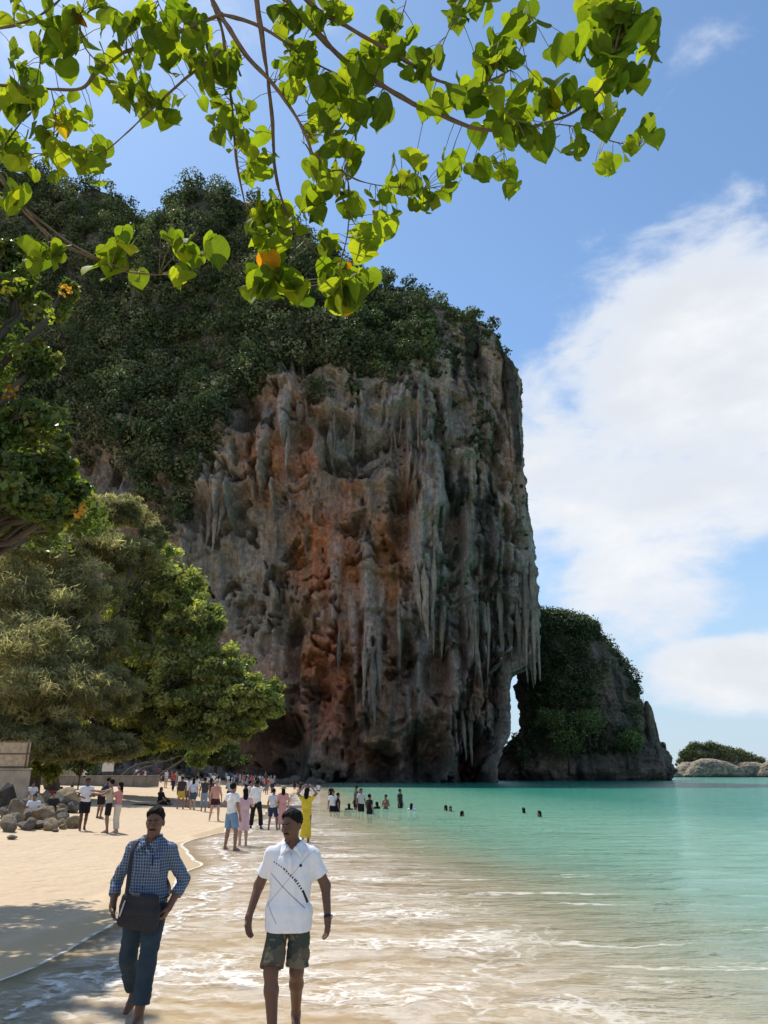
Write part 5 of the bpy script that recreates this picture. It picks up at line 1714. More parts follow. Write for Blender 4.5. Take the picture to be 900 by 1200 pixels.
def make_person(spec):
    """low-detail visitor: returns dict part -> (mesh, colour) built round the pose"""
    J = spec['J']; h = spec.get('h', 0.021)
    lo, hi = bounds(J)
    parts = {}
    F = Field(lo, hi, h)
    torso(F, J, 0, .05, spec.get('w', 1.0)); legs(F, J); arms(F, J); head(F, J, spec.get('yaw', 0), spec.get('pitch', 0))
    parts['body'] = F.mesh('person_body', 1)
    top = spec.get('top', 'tee')
    if top != 'none':
        F = Field(lo, hi, h)
        torso(F, J, .018, .05, spec.get('w', 1.0) * 1.03)
        if top == 'tee':
            arms(F, J, .018, .30, hands=False, flare=.008)
        elif top == 'long':
            arms(F, J, .016, .95, hands=False)
        elif top == 'tank':
            pass
        if top in ('dress', 'robe'):
            arms(F, J, .018, .30 if top == 'dress' else .95, hands=False)
            p = np.array(J['pel']); a = (np.array(J['ankL']) + np.array(J['ankR'])) / 2
            q = lerp(p, a, spec.get('hem', .75))
            F.cone(p, q, .15, .19 if top == 'dress' else .22, .05, True)
        p, c = np.array(J['pel']), np.array(J['chest'])
        up = (c - p) / np.linalg.norm(c - p)
        if top not in ('dress', 'robe'):
            F.plane(p - up * spec.get('tail', .02), -up)
        F.plane(np.array(J['neck']) + up * .025, up)
        F.wrinkle(.007, (.09, .09, .14), 5)
        parts['top'] = F.mesh('top', 1)
    bot = spec.get('bottom', 'shorts')
    if bot != 'none' and top not in ('dress', 'robe'):
        F = Field(lo, hi, h)
        p, c = np.array(J['pel']), np.array(J['chest'])
        up = (c - p) / np.linalg.norm(c - p)
        F.ell(p, (.165, .125, .12), .04)
        legs(F, J, .02, {'shorts': .40, 'mini': .25, 'trousers': .93, 'capri': .72}[bot], flare=.015, feet=False)
        F.plane(p + up * .07, up)
        parts['bottoms'] = F.mesh('bottoms', 1)
    F = Field(np.array(J['head']) - .35 - np.array([0, 0, .35]), np.array(J['head']) + .3, min(h, .016))
    M = np.array(Matrix.Rotation(spec.get('yaw', 0), 3, 'Z') @ Matrix.Rotation(spec.get('pitch', 0), 3, 'X'))
    c = np.array(J['head'])
    F.ell(c + M @ np.array((0, .022, .042)), (.086, .104, .102), .02, M)
    n = M @ np.array((0, -.80, -.60)); F.plane(c + M @ np.array((0, -.045, .035)), n)
    if spec.get('hair') == 'long':
        F.ell(c + M @ np.array((0, .075, -.10)), (.085, .05, .17), .03, M)
    parts['hair'] = F.mesh('hair', 1)
    if spec.get('hat'):
        a = np.linspace(0, 2 * np.pi, 24, endpoint=False)
        rings = [(.0, .115), (.10, .10), (.112, .075), (.10, .012), (.19, -.005), (.195, .0), (.10, .02)]
        V = np.array([[(r_ * math.cos(t), r_ * math.sin(t) + .01, z_ + .045) for t in a] for r_, z_ in rings]).reshape(-1, 3)
        V = V @ M.T + c
        parts['hat'] = mesh_of('hat', V, grid_faces(len(rings), 24, True)[:, ::-1])
    return parts


def place_person(parts, loc, rz, label, group, skin, topc, botc, hair=None, hatc=(.45, .36, .2), scale=1.0, cat='person'):
    o = link('person', parts['body'], None, label=label, category=cat, group=group, loc=loc, rot=(0, 0, rz))
    o.scale = (scale, scale, scale)
    def give(ob, m):
        if not ob.data.materials:
            ob.data.materials.append(m)
        ob.material_slots[0].link = 'OBJECT'
        ob.material_slots[0].material = m
    give(o, skin_mat(skin))
    for k, nm in (('top', 'shirt'), ('bottoms', 'trousers'), ('hair', 'hair'), ('hat', 'hat')):
        if k in parts:
            q = link(nm, parts[k], None, o)
            give(q, {'top': lambda: cloth(topc), 'bottoms': lambda: cloth(botc), 'hair': lambda: hair or HAIR, 'hat': lambda: cloth(hatc)}[k]())
    return o


WHITE, BLACK, NAVY, DENIM, PINK, BEIGE, YELLOW = (.72, .72, .74), (.016, .016, .018), (.025, .035, .075), (.13, .20, .31), (.55, .24, .25), (.40, .36, .29), (.62, .47, .04)


def visitors():
    put = lambda px, row: gnd(px, row)
    toes = lambda p: (p.x, p.y, p.z - .02)
    up_phone = dict(elR=(.27, -.22, 1.28), wrR=(.16, -.40, 1.48), elL=(-.27, -.22, 1.28), wrL=(-.14, -.40, 1.48))
    hold = dict(elL=(-.27, .0, 1.14), wrL=(-.14, -.22, 1.10), elR=(.27, 0, 1.14), wrR=(.14, -.22, 1.14))
    stride = dict(kneeL=(-.1, -.14, .50), ankL=(-.1, -.16, .09), toeL=(-.11, -.34, .03), kneeR=(.1, .05, .49), ankR=(.1, .24, .10), toeR=(.11, .08, .03))
    wide = dict(kneeL=(-.17, -.03, .49), ankL=(-.22, .02, .09), toeL=(-.25, -.14, .03), kneeR=(.15, -.03, .49), ankR=(.17, .02, .09), toeR=(.2, -.14, .03))
    raised = dict(elL=(-.34, 0, 1.60), wrL=(-.30, -.03, 1.86))
    V_arms = dict(elL=(-.33, 0, 1.56), wrL=(-.15, -.04, 1.74), elR=(.33, 0, 1.56), wrR=(.15, -.04, 1.74))
    reach = dict(elL=(-.16, -.26, 1.32), wrL=(-.10, -.52, 1.36), elR=(.2, -.24, 1.26), wrR=(.12, -.48, 1.28))
    lean = dict(chest=(0, -.16, 1.22), shL=(-.19, -.22, 1.34), shR=(.19, -.22, 1.34), neck=(0, -.25, 1.40), head=(0, -.31, 1.53), elL=(-.26, -.28, 1.1), wrL=(-.2, -.46, 1.0), elR=(.26, -.3, 1.1), wrR=(.2, -.46, 1.0))
    hug = dict(elR=(.33, .0, 1.22), wrR=(.36, -.22, 1.20))
    P = [  # pixel, foot row, heading (0 faces the camera), pose, clothes, label
        (96, 973, .5, stand(**hold, **stride), dict(top='tee', bottom='shorts'), DARK_SKIN, WHITE, BLACK, 1.0, 'person in a white shirt and black shorts walking alone beside the boulder heap'),
        (116, 959, 2.6, stand(**lean), dict(top='tee', bottom='shorts'), MID_SKIN, (.03, .035, .05), BLACK, 1.0, 'person in dark clothes bending forward behind the beige-topped couple'),
        (124, 976, -1.2, stand(**reach), dict(top='tank', bottom='shorts'), MID_SKIN, BEIGE, BLACK, 1.0, 'person in a beige vest and black shorts beside one in pink and cream'),
        (135, 976, -1.5, stand(**reach), dict(top='tee', bottom='trousers', hair='long'), PALE_SKIN, (.5, .22, .22), (.62, .55, .46), .95, 'person in a pink top and long cream trousers reaching out a phone'),
        (211, 948, 3.1, stand(**stride), dict(top='tee', bottom='shorts'), MID_SKIN, (.05, .04, .045), (.50, .36, .06), 1.0, 'person in a dark top and mustard yellow shorts on the sand'),
        (219, 946, 2.7, stand(), dict(top='tee', bottom='shorts'), MID_SKIN, WHITE, (.1, .09, .1), .98, 'person in a white shirt between the yellow shorts and the denim shorts'),
        (225, 949, 3.0, stand(), dict(top='tee', bottom='shorts', hair='long'), PALE_SKIN, (.50, .56, .66), (.06, .09, .13), .97, 'long-haired person in a pale blue top and denim shorts'),
        (238, 951, 3.3, stand(), dict(top='tank', bottom='capri'), MID_SKIN, (.05, .05, .055), (.20, .25, .32), 1.0, 'person in a black vest and grey-blue trousers on the sand'),
        (246, 947, 2.4, stand(**hold), dict(top='tee', bottom='shorts', hair='long'), MID_SKIN, (.08, .06, .07), (.14, .13, .15), .95, 'dark-clothed person behind the one in a coral top'),
        (251, 962, .4, stand(**wide), dict(top='tank', bottom='mini', hat=True), PALE_SKIN, (.55, .27, .22), (.05, .02, .03), .97, 'person in a coral top, dark shorts and a straw hat'),
        (269, 996, 2.5, stand(**wide, **hug), dict(top='tee', bottom='shorts'), MID_SKIN, WHITE, (.16, .26, .40), 1.02, 'person in a white tee and light blue shorts embracing another'),
        (284, 991, -2.7, stand(elL=(-.3, -.1, 1.2), wrL=(-.36, -.2, 1.25)), dict(top='dress', bottom='none', hair='long', hem=.55), PALE_SKIN, (.58, .40, .43), BLACK, .93, 'person in a pale pink dress held by one in blue shorts'),
        (299, 971, 3.0, stand(**wide, **raised), dict(top='long', bottom='trousers', tail=.06), DARK_SKIN, WHITE, BLACK, 1.03, 'person in a white shirt and black trousers raising one arm'),
        (319, 972, 2.9, stand(**wide), dict(top='tee', bottom='shorts'), MID_SKIN, (.50, .52, .58), NAVY, .85, 'child-sized person in a pale striped tee and navy shorts'),
        (330, 972, -2.8, stand(), dict(top='dress', bottom='none', hair='long', hat=True, hem=.8), PALE_SKIN, (.55, .28, .27), BLACK, .9, 'person in a pink dress and straw hat at the water edge'),
        (358, 987, 2.9, stand(**V_arms), dict(top='dress', bottom='none', hair='long', hem=.85), MID_SKIN, YELLOW, BLACK, .95, 'person in a bright yellow dress with both arms raised'),
        (291, 955, 2.0, stand(**stride), dict(top='tee', bottom='shorts'), MID_SKIN, (.55, .5, .5), BLACK, .95, 'person in a grey tee walking by the wet sand'),
        (268, 945, 3.0, stand(**hold), dict(top='tee', bottom='shorts'), MID_SKIN, (.62, .6, .6), BLACK, .95, 'person in an off-white tee and black shorts facing the crowd'),
    ]
    for px, row, rz, J, sp, sk, tc_, bc, sc, lab in P:
        s = dict(J=J, **sp)
        p = put(px, row)
        if row > 985:
            s['h'] = .017
        place_person(make_person(s), toes(p), rz, lab, None, sk, tc_, bc, None, scale=sc)
    # people sitting
    S_ = [(187, 943, 1.2, 'robe', BLACK, BLACK, 'person in a black robe sitting on the open sand', 1.05, 'long'),
          (43, 921, .3, 'tee', WHITE, BLACK, 'person in white sitting at the foot of the casuarina', 1.0, None),
          (64, 925, .6, 'tee', (.03, .03, .035), BLACK, 'person in black sitting in the shade by the low wall', 1.0, None),
          (72, 926, -.4, 'tee', (.05, .045, .05), (.5, .5, .5), 'person in grey shorts sitting in the shade by the low wall', 1.0, 'long'),
          (84, 927, .1, 'tee', (.40, .38, .36), BLACK, 'person in a grey top sitting on the shaded sand', .95, None)]
    for px, row, rz, top, tc_, bc, lab, sc, hr in S_:
        s = dict(J=stand(**SIT), top=top, bottom='shorts', hem=.9, hair=hr)
        p = put(px, row)
        place_person(make_person(s), (p.x, p.y, p.z - .02), rz, lab, None, MID_SKIN, tc_, bc, scale=sc)
    # visitor perched on the boulders
    p = gnd(33, 944)
    s = dict(J=stand(**SIT), top='tee', bottom='trousers')
    place_person(make_person(s), (p.x, p.y + .2, at(33, 940, p.y).z), .9, 'person in a white top and navy trousers perched on the boulder heap', None, MID_SKIN, WHITE, NAVY)
    # dark cloth spread beside the sitting figure
    q = gnd(174, 943.5)
    n = 14
    g = np.stack(np.meshgrid(np.linspace(-.9, .9, n), np.linspace(-.45, .45, n)), -1).reshape(-1, 2)
    Vv = np.concatenate([g, (0.03 + .03 * fbm(np.concatenate([g * 3, g[:, :1] * 0], 1), 3, 8))[:, None]], 1)
    link('beach_cloth', mesh_of('beach_cloth', Vv, grid_faces(n, n)), DARKCLOTH, label='dark cloth spread on the sand beside the robed person', category='cloth', loc=(q.x, q.y, q.z + .02))
    return hold, stride, up_phone


hold, stride, up_phone = visitors()


def bathers():
    up_ = make_person(dict(J=stand(), top='tee', bottom='shorts'))
    bare = make_person(dict(J=stand(**hold), top='none', bottom='shorts'))
    sit = make_person(dict(J=stand(**SIT), top='tee', bottom='shorts', hair='long'))
    B = [(390, 951, 'w', .62, WHITE, 'bather in a white top standing waist-deep beside a dark-clothed one'), (396, 951, 'w', .55, BLACK, 'dark-clothed bather beside one in a white top'), (409, 949, 's', .3, BLACK, 'bather sunk to the shoulders between two groups'),
         (417, 949, 'w', .75, (.12, .10, .09), 'tall dark bather at the head of the wading group'), (423, 951, 'w', .68, (.55, .52, .5), 'bather in a pale top within the wading group'), (433, 954, 'w', .55, BLACK, 'bather in black standing in front of the wading group'),
         (442, 948, 's', .35, BLACK, None), (452, 948, 'b', .45, BLACK, 'bare-shouldered bather at the end of the wading group'), (469, 947, 'w', .62, (.03, .04, .04), 'bather in dark green standing apart from the wading group'), (482, 950, 's', .34, (.7, .7, .7), 'bather with a white top sunk to the chest'),
         (523, 950, 's', .25, BLACK, None), (528, 951, 's', .24, BLACK, None), (541, 957, 's', .22, BLACK, None), (614, 953, 's', .24, BLACK, None), (633, 958, 's', .26, BLACK, None),
         (388, 932, 'w', .5, BLACK, None), (422, 932, 's', .4, BLACK, None), (373, 927, 'w', .5, WHITE, None), (352, 926, 'w', .6, BLACK, None), (362, 927, 's', .5, WHITE, None), (345, 925, 'w', .8, BLACK, None)]
    for i, (px, row, kind, frac, colr, lab) in enumerate(B):
        x, dy, dz = ray(px, row)
        t = -CAM_Z / dz
        H = {'w': 1.72, 'b': 1.72, 's': .95}[kind]
        body = {'w': up_, 'b': bare, 's': sit}[kind]
        vis = H * frac if kind != 's' else frac * 1.1
        place_person(body, (x * t, dy * t, vis - H), i * 1.7, lab or 'dark-haired bather far out with only head and shoulders above water', None if lab else 'bathers off the beach', MID_SKIN, colr, BLACK)


bathers()


def crowd():
    r = np.random.default_rng(77)
    bases = [make_person(dict(J=stand(), top='tee', bottom='shorts', h=.03)), make_person(dict(J=stand(**stride), top='tee', bottom='trousers', h=.03)),
             make_person(dict(J=stand(**hold), top='tank', bottom='shorts', hair='long', h=.03)), make_person(dict(J=stand(**up_phone), top='long', bottom='trousers', h=.03)),
             make_person(dict(J=stand(), top='dress', bottom='none', hair='long', h=.03))]
    tops = {'white': WHITE, 'black': BLACK, 'red': (.4, .08, .07), 'blue': (.12, .2, .4), 'grey': (.3, .3, .3), 'pink': PINK, 'tan': (.45, .36, .26)}
    names = ['white', 'white', 'white', 'black', 'black', 'red', 'blue', 'grey', 'pink', 'tan']
    spots = [(r.uniform(150, 200), r.uniform(914, 926)) for _ in range(13)] + [(r.uniform(200, 262), r.uniform(914, 934)) for _ in range(20)] + [(r.uniform(262, 322), r.uniform(913.5, 928)) for _ in range(40)] + [(r.uniform(280, 318), r.uniform(913.5, 919)) for _ in range(14)]
    for px, row in spots:
        Y = float(np.interp(row, [913, 917, 922, 928, 935], [150, 128, 96, 74, 60])) * r.uniform(.96, 1.04)
        p = at(px, row, Y); z = gz1(p.x, Y)
        if p.x > float(shore(np.array([Y]))[0]) - .5:
            continue
        nm = names[r.integers(0, len(names))]
        kb = r.integers(0, 5); bi = r.integers(0, 4)
        how = ['standing in a %s top and %s shorts', 'walking in a %s top and %s trousers', 'long-haired in a %s vest and %s shorts', 'lifting a phone in a %s shirt and %s trousers', 'long-haired in a %s dress'][kb]
        lab = 'far-off person ' + (how % nm if kb == 4 else how % (nm, ('black', 'navy', 'denim', 'beige')[bi])) + ' in the crowd'
        place_person(bases[kb], (p.x, Y, z - .02), r.uniform(0, 6.28), lab, 'crowd below the cliff', (DARK_SKIN, MID_SKIN, PALE_SKIN)[r.integers(0, 3)], tops[nm],
                     (BLACK, NAVY, DENIM, BEIGE)[bi], scale=r.uniform(.9, 1.05))


crowd()
# ------------------------------------------------------------------ the two men walking up the beach
def seg_mask(N, u, v, a, b, width, soft=0.002):
    """1 on the line a-b drawn over coordinates u, v"""
    ax, ay = a; bx, by = b
    dx, dy = bx - ax, by - ay
    L2 = dx * dx + dy * dy
    pu, pv = N.math('SUBTRACT', u, ax), N.math('SUBTRACT', v, ay)
    t = N.math('DIVIDE', N.math('ADD', N.math('MULTIPLY', pu, dx), N.math('MULTIPLY', pv, dy)), L2, clamp=True)
    ex, ey = N.math('SUBTRACT', pu, N.math('MULTIPLY', t, dx)), N.math('SUBTRACT', pv, N.math('MULTIPLY', t, dy))
    d = N.math('SQRT', N.math('ADD', N.math('MULTIPLY', ex, ex), N.math('MULTIPLY', ey, ey)))
    return N.ramp(d, width, width + soft, 1.0, 0.0), t


def check_shirt_mat():
    m, N, out = material('checked_shirt')
    co = N.new('ShaderNodeTexCoord').outputs['Object']
    sep = N.new('ShaderNodeSeparateXYZ')
    wob = N.vmath('SCALE', N.vmath('SUBTRACT', N.noise(co, 7, 3, 0.5, color=True), (.5, .5, .5)), s=0.018)
    N.put(sep.inputs[0], N.vmath('ADD', co, wob))
    def lines(s, off, per, wid):
        f = N.math('FRACT', N.math('DIVIDE', N.math('ADD', s, off), per))
        return N.ramp(N.math('ABSOLUTE', N.math('SUBTRACT', f, 0.5)), wid, wid + 0.09, 1.0, 0.0)
    xx = N.math('ADD', sep.outputs['X'], N.math('MULTIPLY', sep.outputs['Y'], 0.6))
    g = N.math('MAXIMUM', lines(xx, 10.0, 0.0235, 0.10), lines(sep.outputs['Z'], 10.0, 0.025, 0.09))
    g2 = N.math('MULTIPLY', lines(xx, 10.01, 0.0235, 0.22), lines(sep.outputs['Z'], 10.01, 0.025, 0.22))
    base = N.mix(N.noise(co, 5, 4, 0.6), (0.040, 0.070, 0.135), (0.055, 0.09, 0.165))
    c = N.mix(N.math('MULTIPLY', g, 0.62), base, (0.27, 0.32, 0.40))
    c = N.mix(N.math('MULTIPLY', g2, 0.55), c, (0.015, 0.022, 0.05))
    principled(N, out, c, 0.85, N.bump(N.noise(co, 13, 5, 0.62, 0.7), 0.6, 0.025), 0.2)
    return m


def polo_mat():
    m, N, out = material('white_polo')
    co = N.new('ShaderNodeTexCoord').outputs['Object']
    sep = N.new('ShaderNodeSeparateXYZ'); N.put(sep.inputs[0], co)
    u, v = sep.outputs['X'], sep.outputs['Z']
    front = N.ramp(sep.outputs['Y'], -0.02, 0.02, 1.0, 0.0)
    c = N.mul((0.78, 0.79, 0.83), N.shade(N.noise(co, 4, 4, 0.6), 0.94, 1.03))
    # printed lines crossing the chest
    for a, b, w, colr, s in (((.155, 1.375), (-.185, .985), .0026, (.30, .30, .33), .6), ((-.17, 1.22), (.13, .96), .0028, (.14, .14, .16), .8),
                             ((-.185, .985), (-.10, .85), .0030, (.25, .25, .28), .7)):
        mk, t = seg_mask(N, u, v, a, b, w)
        c = N.mix(N.math('MULTIPLY', N.math('MULTIPLY', mk, front), s), c, colr)
    chain = [((-.155, 1.315), (-.06, 1.265), .004), ((-.06, 1.265), (.045, 1.175), .008), ((.045, 1.175), (.115, 1.08), .009), ((.115, 1.08), (.148, 1.00), .008)]
    for i, (a, b, w) in enumerate(chain):
        mk, t = seg_mask(N, u, v, a, b, w)
        L = math.hypot(b[0] - a[0], b[1] - a[1])
        if i < 3:
            dash = N.ramp(N.math('ABSOLUTE', N.math('SUBTRACT', N.math('FRACT', N.math('MULTIPLY', t, L / 0.024)), 0.5)), 0.22, 0.30, 1.0, 0.0)
            mk = N.math('MULTIPLY', mk, dash)
        c = N.mix(N.math('MULTIPLY', mk, front), c, (.02, .02, .025))
    # small round badge
    d = N.math('SQRT', N.math('ADD', N.math('POWER', N.math('SUBTRACT', u, .085), 2.0), N.math('POWER', N.math('SUBTRACT', v, 1.285), 2.0)))
    c = N.mix(N.math('MULTIPLY', N.ramp(d, .011, .014, 1.0, 0.0), front), c, (.06, .012, .03))
    h = N.noise(N.scaled(co, (1, 1, 0.55)), 8, 5, 0.6, 0.8)
    principled(N, out, c, 0.85, N.bump(h, 0.55, 0.03), 0.2, **{'Sheen Weight': 0.15})
    return m


def camo_mat():
    m, N, out = material('camouflage_cloth')
    co = N.new('ShaderNodeTexCoord').outputs['Object']
    n = N.noise(co, 7.5, 2, 0.5, 1.2); n2 = N.noise(N.vmath('ADD', co, (3, 1, 2)), 6, 2, 0.5, 1.0)
    c = N.mix(N.ramp(n, .46, .50), (0.115, 0.098, 0.07), (0.055, 0.062, 0.052))
    c = N.mix(N.ramp(n2, .55, .58), c, (0.17, 0.145, 0.105))
    principled(N, out, c, 0.9, N.bump(N.noise(co, 12, 5, 0.6, 0.6), 0.6, 0.025), 0.15)
    return m


def face_extras(root, f, M, brow=True):
    Fm = Field(f((0, -.1, -.05)) - .09, f((0, -.1, -.05)) + .09, .004)
    for s in (-1, 1):
        Fm.cone(f((s * .002, -.0975, -.043)), f((s * .033, -.084, -.052)), .0065, .004, .004)
    link('moustache', Fm.mesh('moustache', 1), HAIR, root)
    for s in (-1, 1):
        Fb = Field(f((s * .033, -.085, .03)) - .05, f((s * .033, -.085, .03)) + .05, .004)
        Fb.cone(f((s * .014, -.0905, .030)), f((s * .050, -.077, .033)), .006, .004, .003)
        link('eyebrow', Fb.mesh('eyebrow', 1), HAIR, root)
        V, F = tube([f((s * .022, -.0865, .006)), f((s * .030, -.0885, .007)), f((s * .042, -.083, .006))], [.004, .0075, .004], 8)
        link('eye', mesh_of('eye', V, F), EYE, root)


EYE = simple_mat('eye', (0.10, 0.08, 0.07), 0.2, 0.6, 90, 0.0, 0.001, 0.5)


def short_hair(J, M, name='hair', seed=3, sides=True):
    c = np.array(J['head'])
    F = Field(c - .2, c + .22, .006)
    g = lambda p: c + M @ np.array(p, float)
    F.ell(g((0, .020, .045)), (.083, .102, .098), .02, M)
    F.ell(g((0, -.015, .085)), (.068, .078, .052), .03, M)
    F.plane(g((0, -.046, .060)), M @ np.array((0, -.80, -.60)))
    F.wrinkle(.010, (.018, .018, .03), seed)
    return F.mesh(name, 1)


def v_neck(F):
    """open the front of the collar in a V"""
    F.ell((0, -.10, 1.47), (.040, .075, .085), .01, sub=True)
    F.ell((0, -.115, 1.41), (.018, .06, .055), .01, sub=True)


def collar():
    """folded collar: a band round the neck that ends in two pointed leaves"""
    F = Field((-.2, -.25, 1.28), (.2, .2, 1.56), .005)
    for s in (-1, 1):
        ring = [(0, .082, 1.478), (s * .060, .058, 1.478), (s * .082, .0, 1.466), (s * .066, -.062, 1.446), (s * .034, -.108, 1.415)]
        for a, b in zip(ring[:-1], ring[1:]):
            F.cone(a, b, .014, .014, .012)
        F.cone((s * .064, -.070, 1.440), (s * .082, -.126, 1.365), .017, .007, .016)
        F.cone((s * .040, -.105, 1.418), (s * .078, -.130, 1.370), .014, .007, .016)
        F.cone((s * .078, -.030, 1.452), (s * .086, -.110, 1.385), .015, .009, .016)
    return F.mesh('collar', 1)


def walking_man_checked():
    J = stand(hipL=(-.09, .01, .90), kneeL=(-.125, .03, .48), ankL=(-.145, .33, .14), toeL=(-.16, .20, .035),
              hipR=(.09, -.01, .90), kneeR=(.105, -.13, .50), ankR=(.095, -.20, .09), toeR=(.11, -.39, .04),
              shL=(-.165, .01, 1.355), shR=(.165, .01, 1.355), elL=(-.315, .07, 1.10), wrL=(-.285, -.05, .905), elR=(.305, .07, 1.10), wrR=(.235, -.06, .915),
              neck=(0, .0, 1.45), head=(.02, -.025, 1.59))
    lo, hi = np.array([-.55, -.75, -.05]), np.array([.55, .55, 1.80])
    h = .0065
    F = Field(lo, hi, h)
    torso(F, J, 0, .05, 1.02); legs(F, J); arms(F, J, hands=False, fat=1.05)
    f, M = head(F, J, yaw=.10, pitch=.10, detail=True)
    finger_hand(F, J['wrL'], (.30, -.30, -.9), (.9, .1, .2), 1, .5)
    finger_hand(F, J['wrR'], (-.35, -.28, -.9), (-.9, .1, .2), -1, .5)
    p = gnd(177, 1188)
    loc = (at(177, 1000, 7.4).x, 7.4, gz1(-2.1, 7.4) + .005)
    root = link('person', F.mesh('person_body', 2), skin_mat((0.135, 0.070, 0.046)), label='barefoot person in a blue checked shirt and dark jeans with a shoulder bag', category='person', loc=loc, rot=(0, 0, -.06))
    # shirt
    F = Field(lo, hi, h)
    torso(F, J, .020, .05, 1.06, 1.05)
    F.ell(lerp(J['pel'], J['chest'], .1), (.178, .135, .14), .05)
    arms(F, J, .012, .80, hands=False, flare=.012, fat=1.05)
    for s in 'LR':
        q0, q1 = lerp(J['el' + s], J['wr' + s], .34), lerp(J['el' + s], J['wr' + s], .60)
        F.cone(q0, q1, .057, .054, .008, True, True)
    F.wrinkle(.013, (.10, .10, .13), 3); v_neck(F)
    F.plane((0, 0, .845), (0, -.05, -1)); F.plane((0, 0, 1.468), (0, -.30, 1))
    sh = link('shirt', F.mesh('shirt', 1), check_shirt_mat(), root)
    link('collar', collar(), sh.data.materials[0], sh)
    V, Fc = boxm(.098, -.148, 1.235, .10, .012, .115, .004)
    link('pocket', mesh_of('pocket', V, Fc), sh.data.materials[0], sh)
    V, Fc = boxm(.075, -.157, 1.285, .012, .012, .09, .003)
    link('pen', mesh_of('pen', V, Fc), DARKCLOTH, sh)
    for k in range(5):
        V, Fc = tube([(.004, -.140 - .004 * (k in (1, 2)), 1.34 - k * .09), (.004, -.154 - .004 * (k in (1, 2)), 1.34 - k * .09)], [.006, .006], 8)
        link('button', mesh_of('button', V, Fc), DARKCLOTH, sh)
    # jeans
    F = Field(lo, hi, h)
    F.ell((0, 0, .92), (.172, .128, .12), .05)
    legs(F, J, .018, .88, fat=1.0, flare=.012, feet=False)
    F.wrinkle(.010, (.10, .10, .075), 9)
    F.plane((0, 0, .985), (0, 0, 1))
    link('jeans', F.mesh('jeans', 1), cloth((0.028, 0.045, 0.062), 'jeans', .3), root)
    # hair, face
    link('hair', short_hair(J, M), HAIR, root)
    face_extras(root, f, M)
    # bag with flap, strap and tassel of cord (hangs from the shoulder: a thing of its own)
    bl = Vector(loc)
    bag = link('shoulder_bag', None, label='dark grey shoulder bag hanging in front of the checked shirt', category='bag', loc=loc, rot=(0, 0, -.06))
    F = Field((-.25, -.36, .68), (.26, -.06, 1.1), .0065)
    for a, b, ra, rb in (((-.10, -.19, .99), (.13, -.19, .98), .045, .045), ((-.12, -.195, .82), (.13, -.195, .79), .058, .058), ((-.11, -.195, .92), (.15, -.195, .88), .055, .055)):
        F.cone(a, b, ra, rb, .07)
    F.wrinkle(.008, (.08, .08, .08), 12)
    bm = cloth((0.030, 0.030, 0.034), 'bag_cloth', .3)
    link('body', F.mesh('bag_body', 1), bm, bag)
    F = Field((-.25, -.40, .78), (.26, -.06, 1.1), .0065)
    for a, b, ra, rb in (((-.105, -.200, .99), (.135, -.200, .98), .047, .047), ((-.11, -.212, .90), (.145, -.212, .88), .050, .050)):
        F.cone(a, b, ra, rb, .05)
    F.plane((0, 0, .86), (0, 0, -1))
    link('flap', F.mesh('bag_flap', 1), bm, bag)
    path = smooth_path([(-.105, -.215, .99), (-.108, -.195, 1.12), (-.112, -.180, 1.26), (-.118, -.145, 1.37), (-.125, -.05, 1.435), (-.10, .08, 1.40), (0.02, .165, 1.22), (.14, .14, 1.05), (.19, -.04, .98), (.15, -.19, .98)], 40)
    L, Rr = path + np.array([-.017, 0, 0]), path + np.array([.017, 0, 0.0])
    nrm = path - np.array([0, 0, 0]); nrm[:, 2] = 0; nrm /= np.linalg.norm(nrm, axis=1)[:, None] + 1e-9
    V = np.stack([L, Rr, Rr + nrm * .006, L + nrm * .006], 1).reshape(-1, 3)
    link('strap', mesh_of('strap', V, grid_faces(40, 4, True)), bm, bag)
    V, Fc = tube(smooth_path([(-.095, -.262, .98), (-.11, -.268, .93), (-.13, -.262, .86), (-.115, -.27, .90), (-.10, -.268, .96)], 14), .006, 6)
    link('cord', mesh_of('cord', V, Fc), cloth((.35, .36, .40), 'cord'), bag)


walking_man_checked()


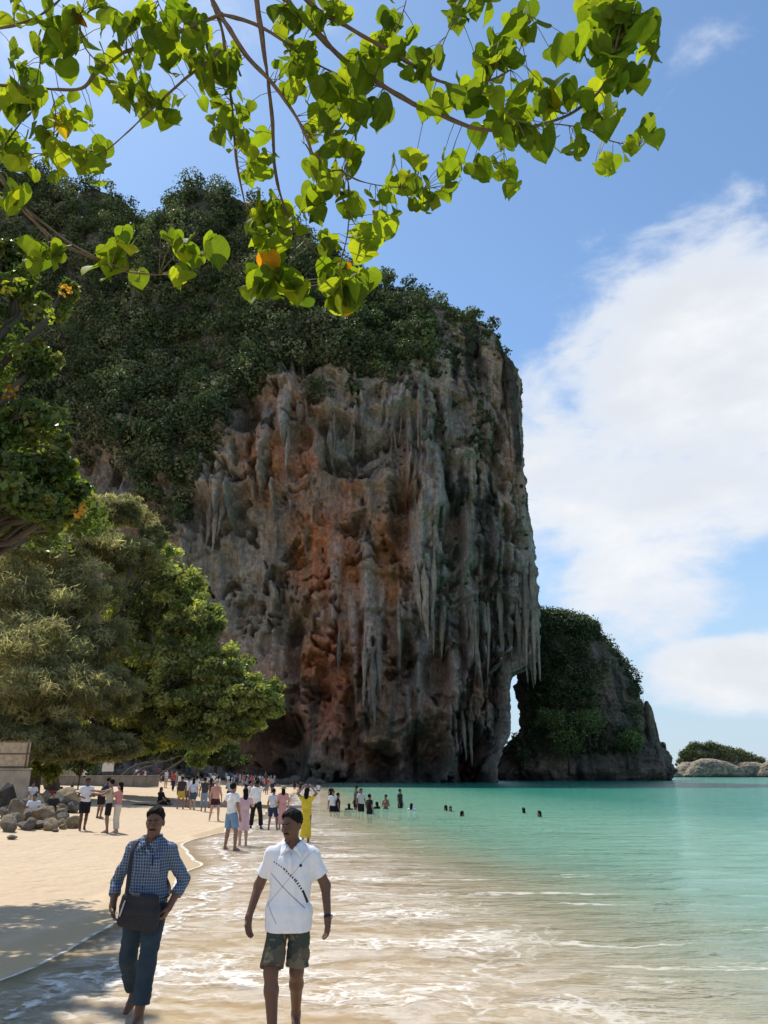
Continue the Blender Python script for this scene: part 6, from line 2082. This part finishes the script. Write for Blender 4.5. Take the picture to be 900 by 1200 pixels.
def walking_man_polo():
    J = stand(hipL=(-.09, .02, .90), kneeL=(-.125, -.16, .50), ankL=(-.085, -.22, .09), toeL=(-.10, -.42, .04),
              hipR=(.09, -.02, .90), kneeR=(.075, -.03, .48), ankR=(.065, .20, .12), toeR=(.08, .06, .03),
              pel=(-.015, 0, .95), chest=(-.005, 0, 1.27), shL=(-.168, .01, 1.355), shR=(.168, .01, 1.355),
              elL=(-.285, .08, 1.11), wrL=(-.345, -.04, .88), elR=(.295, .04, 1.11), wrR=(.325, -.05, .87), neck=(0, .0, 1.455), head=(-.01, -.03, 1.595))
    lo, hi = np.array([-.55, -.65, -.05]), np.array([.55, .45, 1.80])
    h = .0065
    F = Field(lo, hi, h)
    torso(F, J, 0, .05, 1.0); legs(F, J); arms(F, J, hands=False, fat=1.04)
    f, M = head(F, J, yaw=-.62, pitch=.16, detail=True)
    finger_hand(F, J['wrL'], (.06, -.16, -.98), (.75, -.5, .1), 1, .34)
    finger_hand(F, J['wrR'], (.0, -.14, -.98), (-.75, -.5, .1), -1, .34)
    loc = (at(341, 1040, 7.1).x, 7.1, gz1(-.8, 7.1) + .005)
    root = link('person', F.mesh('person_body', 2), skin_mat((0.135, 0.070, 0.046)), label='person in a white polo shirt and camouflage shorts looking aside while walking', category='person', loc=loc, rot=(0, 0, .03))
    F = Field(lo, hi, h)
    torso(F, J, .022, .05, 1.08, 1.08)
    F.ell((-.015, 0, .92), (.185, .142, .17), .05)
    F.ell((-.012, 0, .86), (.192, .150, .22), .05); F.ell((-.012, 0, .76), (.200, .155, .16), .05)
    for s in 'LR':
        q = lerp(J['sh' + s], J['el' + s], .68)
        F.cone(J['sh' + s], q, .056, .076, .04, True)
    F.wrinkle(.015, (.13, .13, .22), 6); v_neck(F)
    F.plane((0, 0, .775), (0, 0, -1)); F.plane((0, 0, 1.470), (0, -.30, 1))
    pm = polo_mat()
    sh = link('polo_shirt', F.mesh('polo_shirt', 1), pm, root)
    link('collar', collar(), pm, sh)
    V, Fc = boxm(-.004, -.150, 1.29, .030, .012, .13, .004)
    link('placket', mesh_of('placket', V, Fc), pm, sh)
    F = Field(lo, hi, h)
    F.ell((-.01, 0, .90), (.165, .125, .13), .05)
    for s in 'LR':
        hp = np.array(J['hip' + s]); kn = np.array(J['knee' + s])
        F.cone(hp - np.array([0, 0, .04]), lerp(hp, kn, .93), .086, .100, .02, True)
    F.wrinkle(.009, (.10, .10, .10), 8)
    F.plane((0, 0, .97), (0, 0, 1))
    link('shorts', F.mesh('shorts', 1), camo_mat(), root)
    link('hair', short_hair(J, M, seed=8), HAIR, root)
    face_extras(root, f, M)
    w, e = np.array(J['wrR']), np.array(J['elR'])
    d = (w - e) / np.linalg.norm(w - e)
    V, Fc = tube([w - d * .030, w - d * .026, w - d * .006, w - d * .002], [.030, .0335, .0335, .030], 16)
    wt = link('wristwatch', mesh_of('wristwatch', V, Fc), cloth((.03, .03, .03), 'watch_strap'), root)
    V, Fc = tube([w - d * .016 + np.array([.030, -.006, 0]), w - d * .016 + np.array([.041, -.008, 0])], [.017, .016], 14)
    link('watch_face', mesh_of('watch_face', V, Fc), simple_mat('watch_metal', (.35, .34, .32), .3, .1, 20, .0), wt)


walking_man_polo()
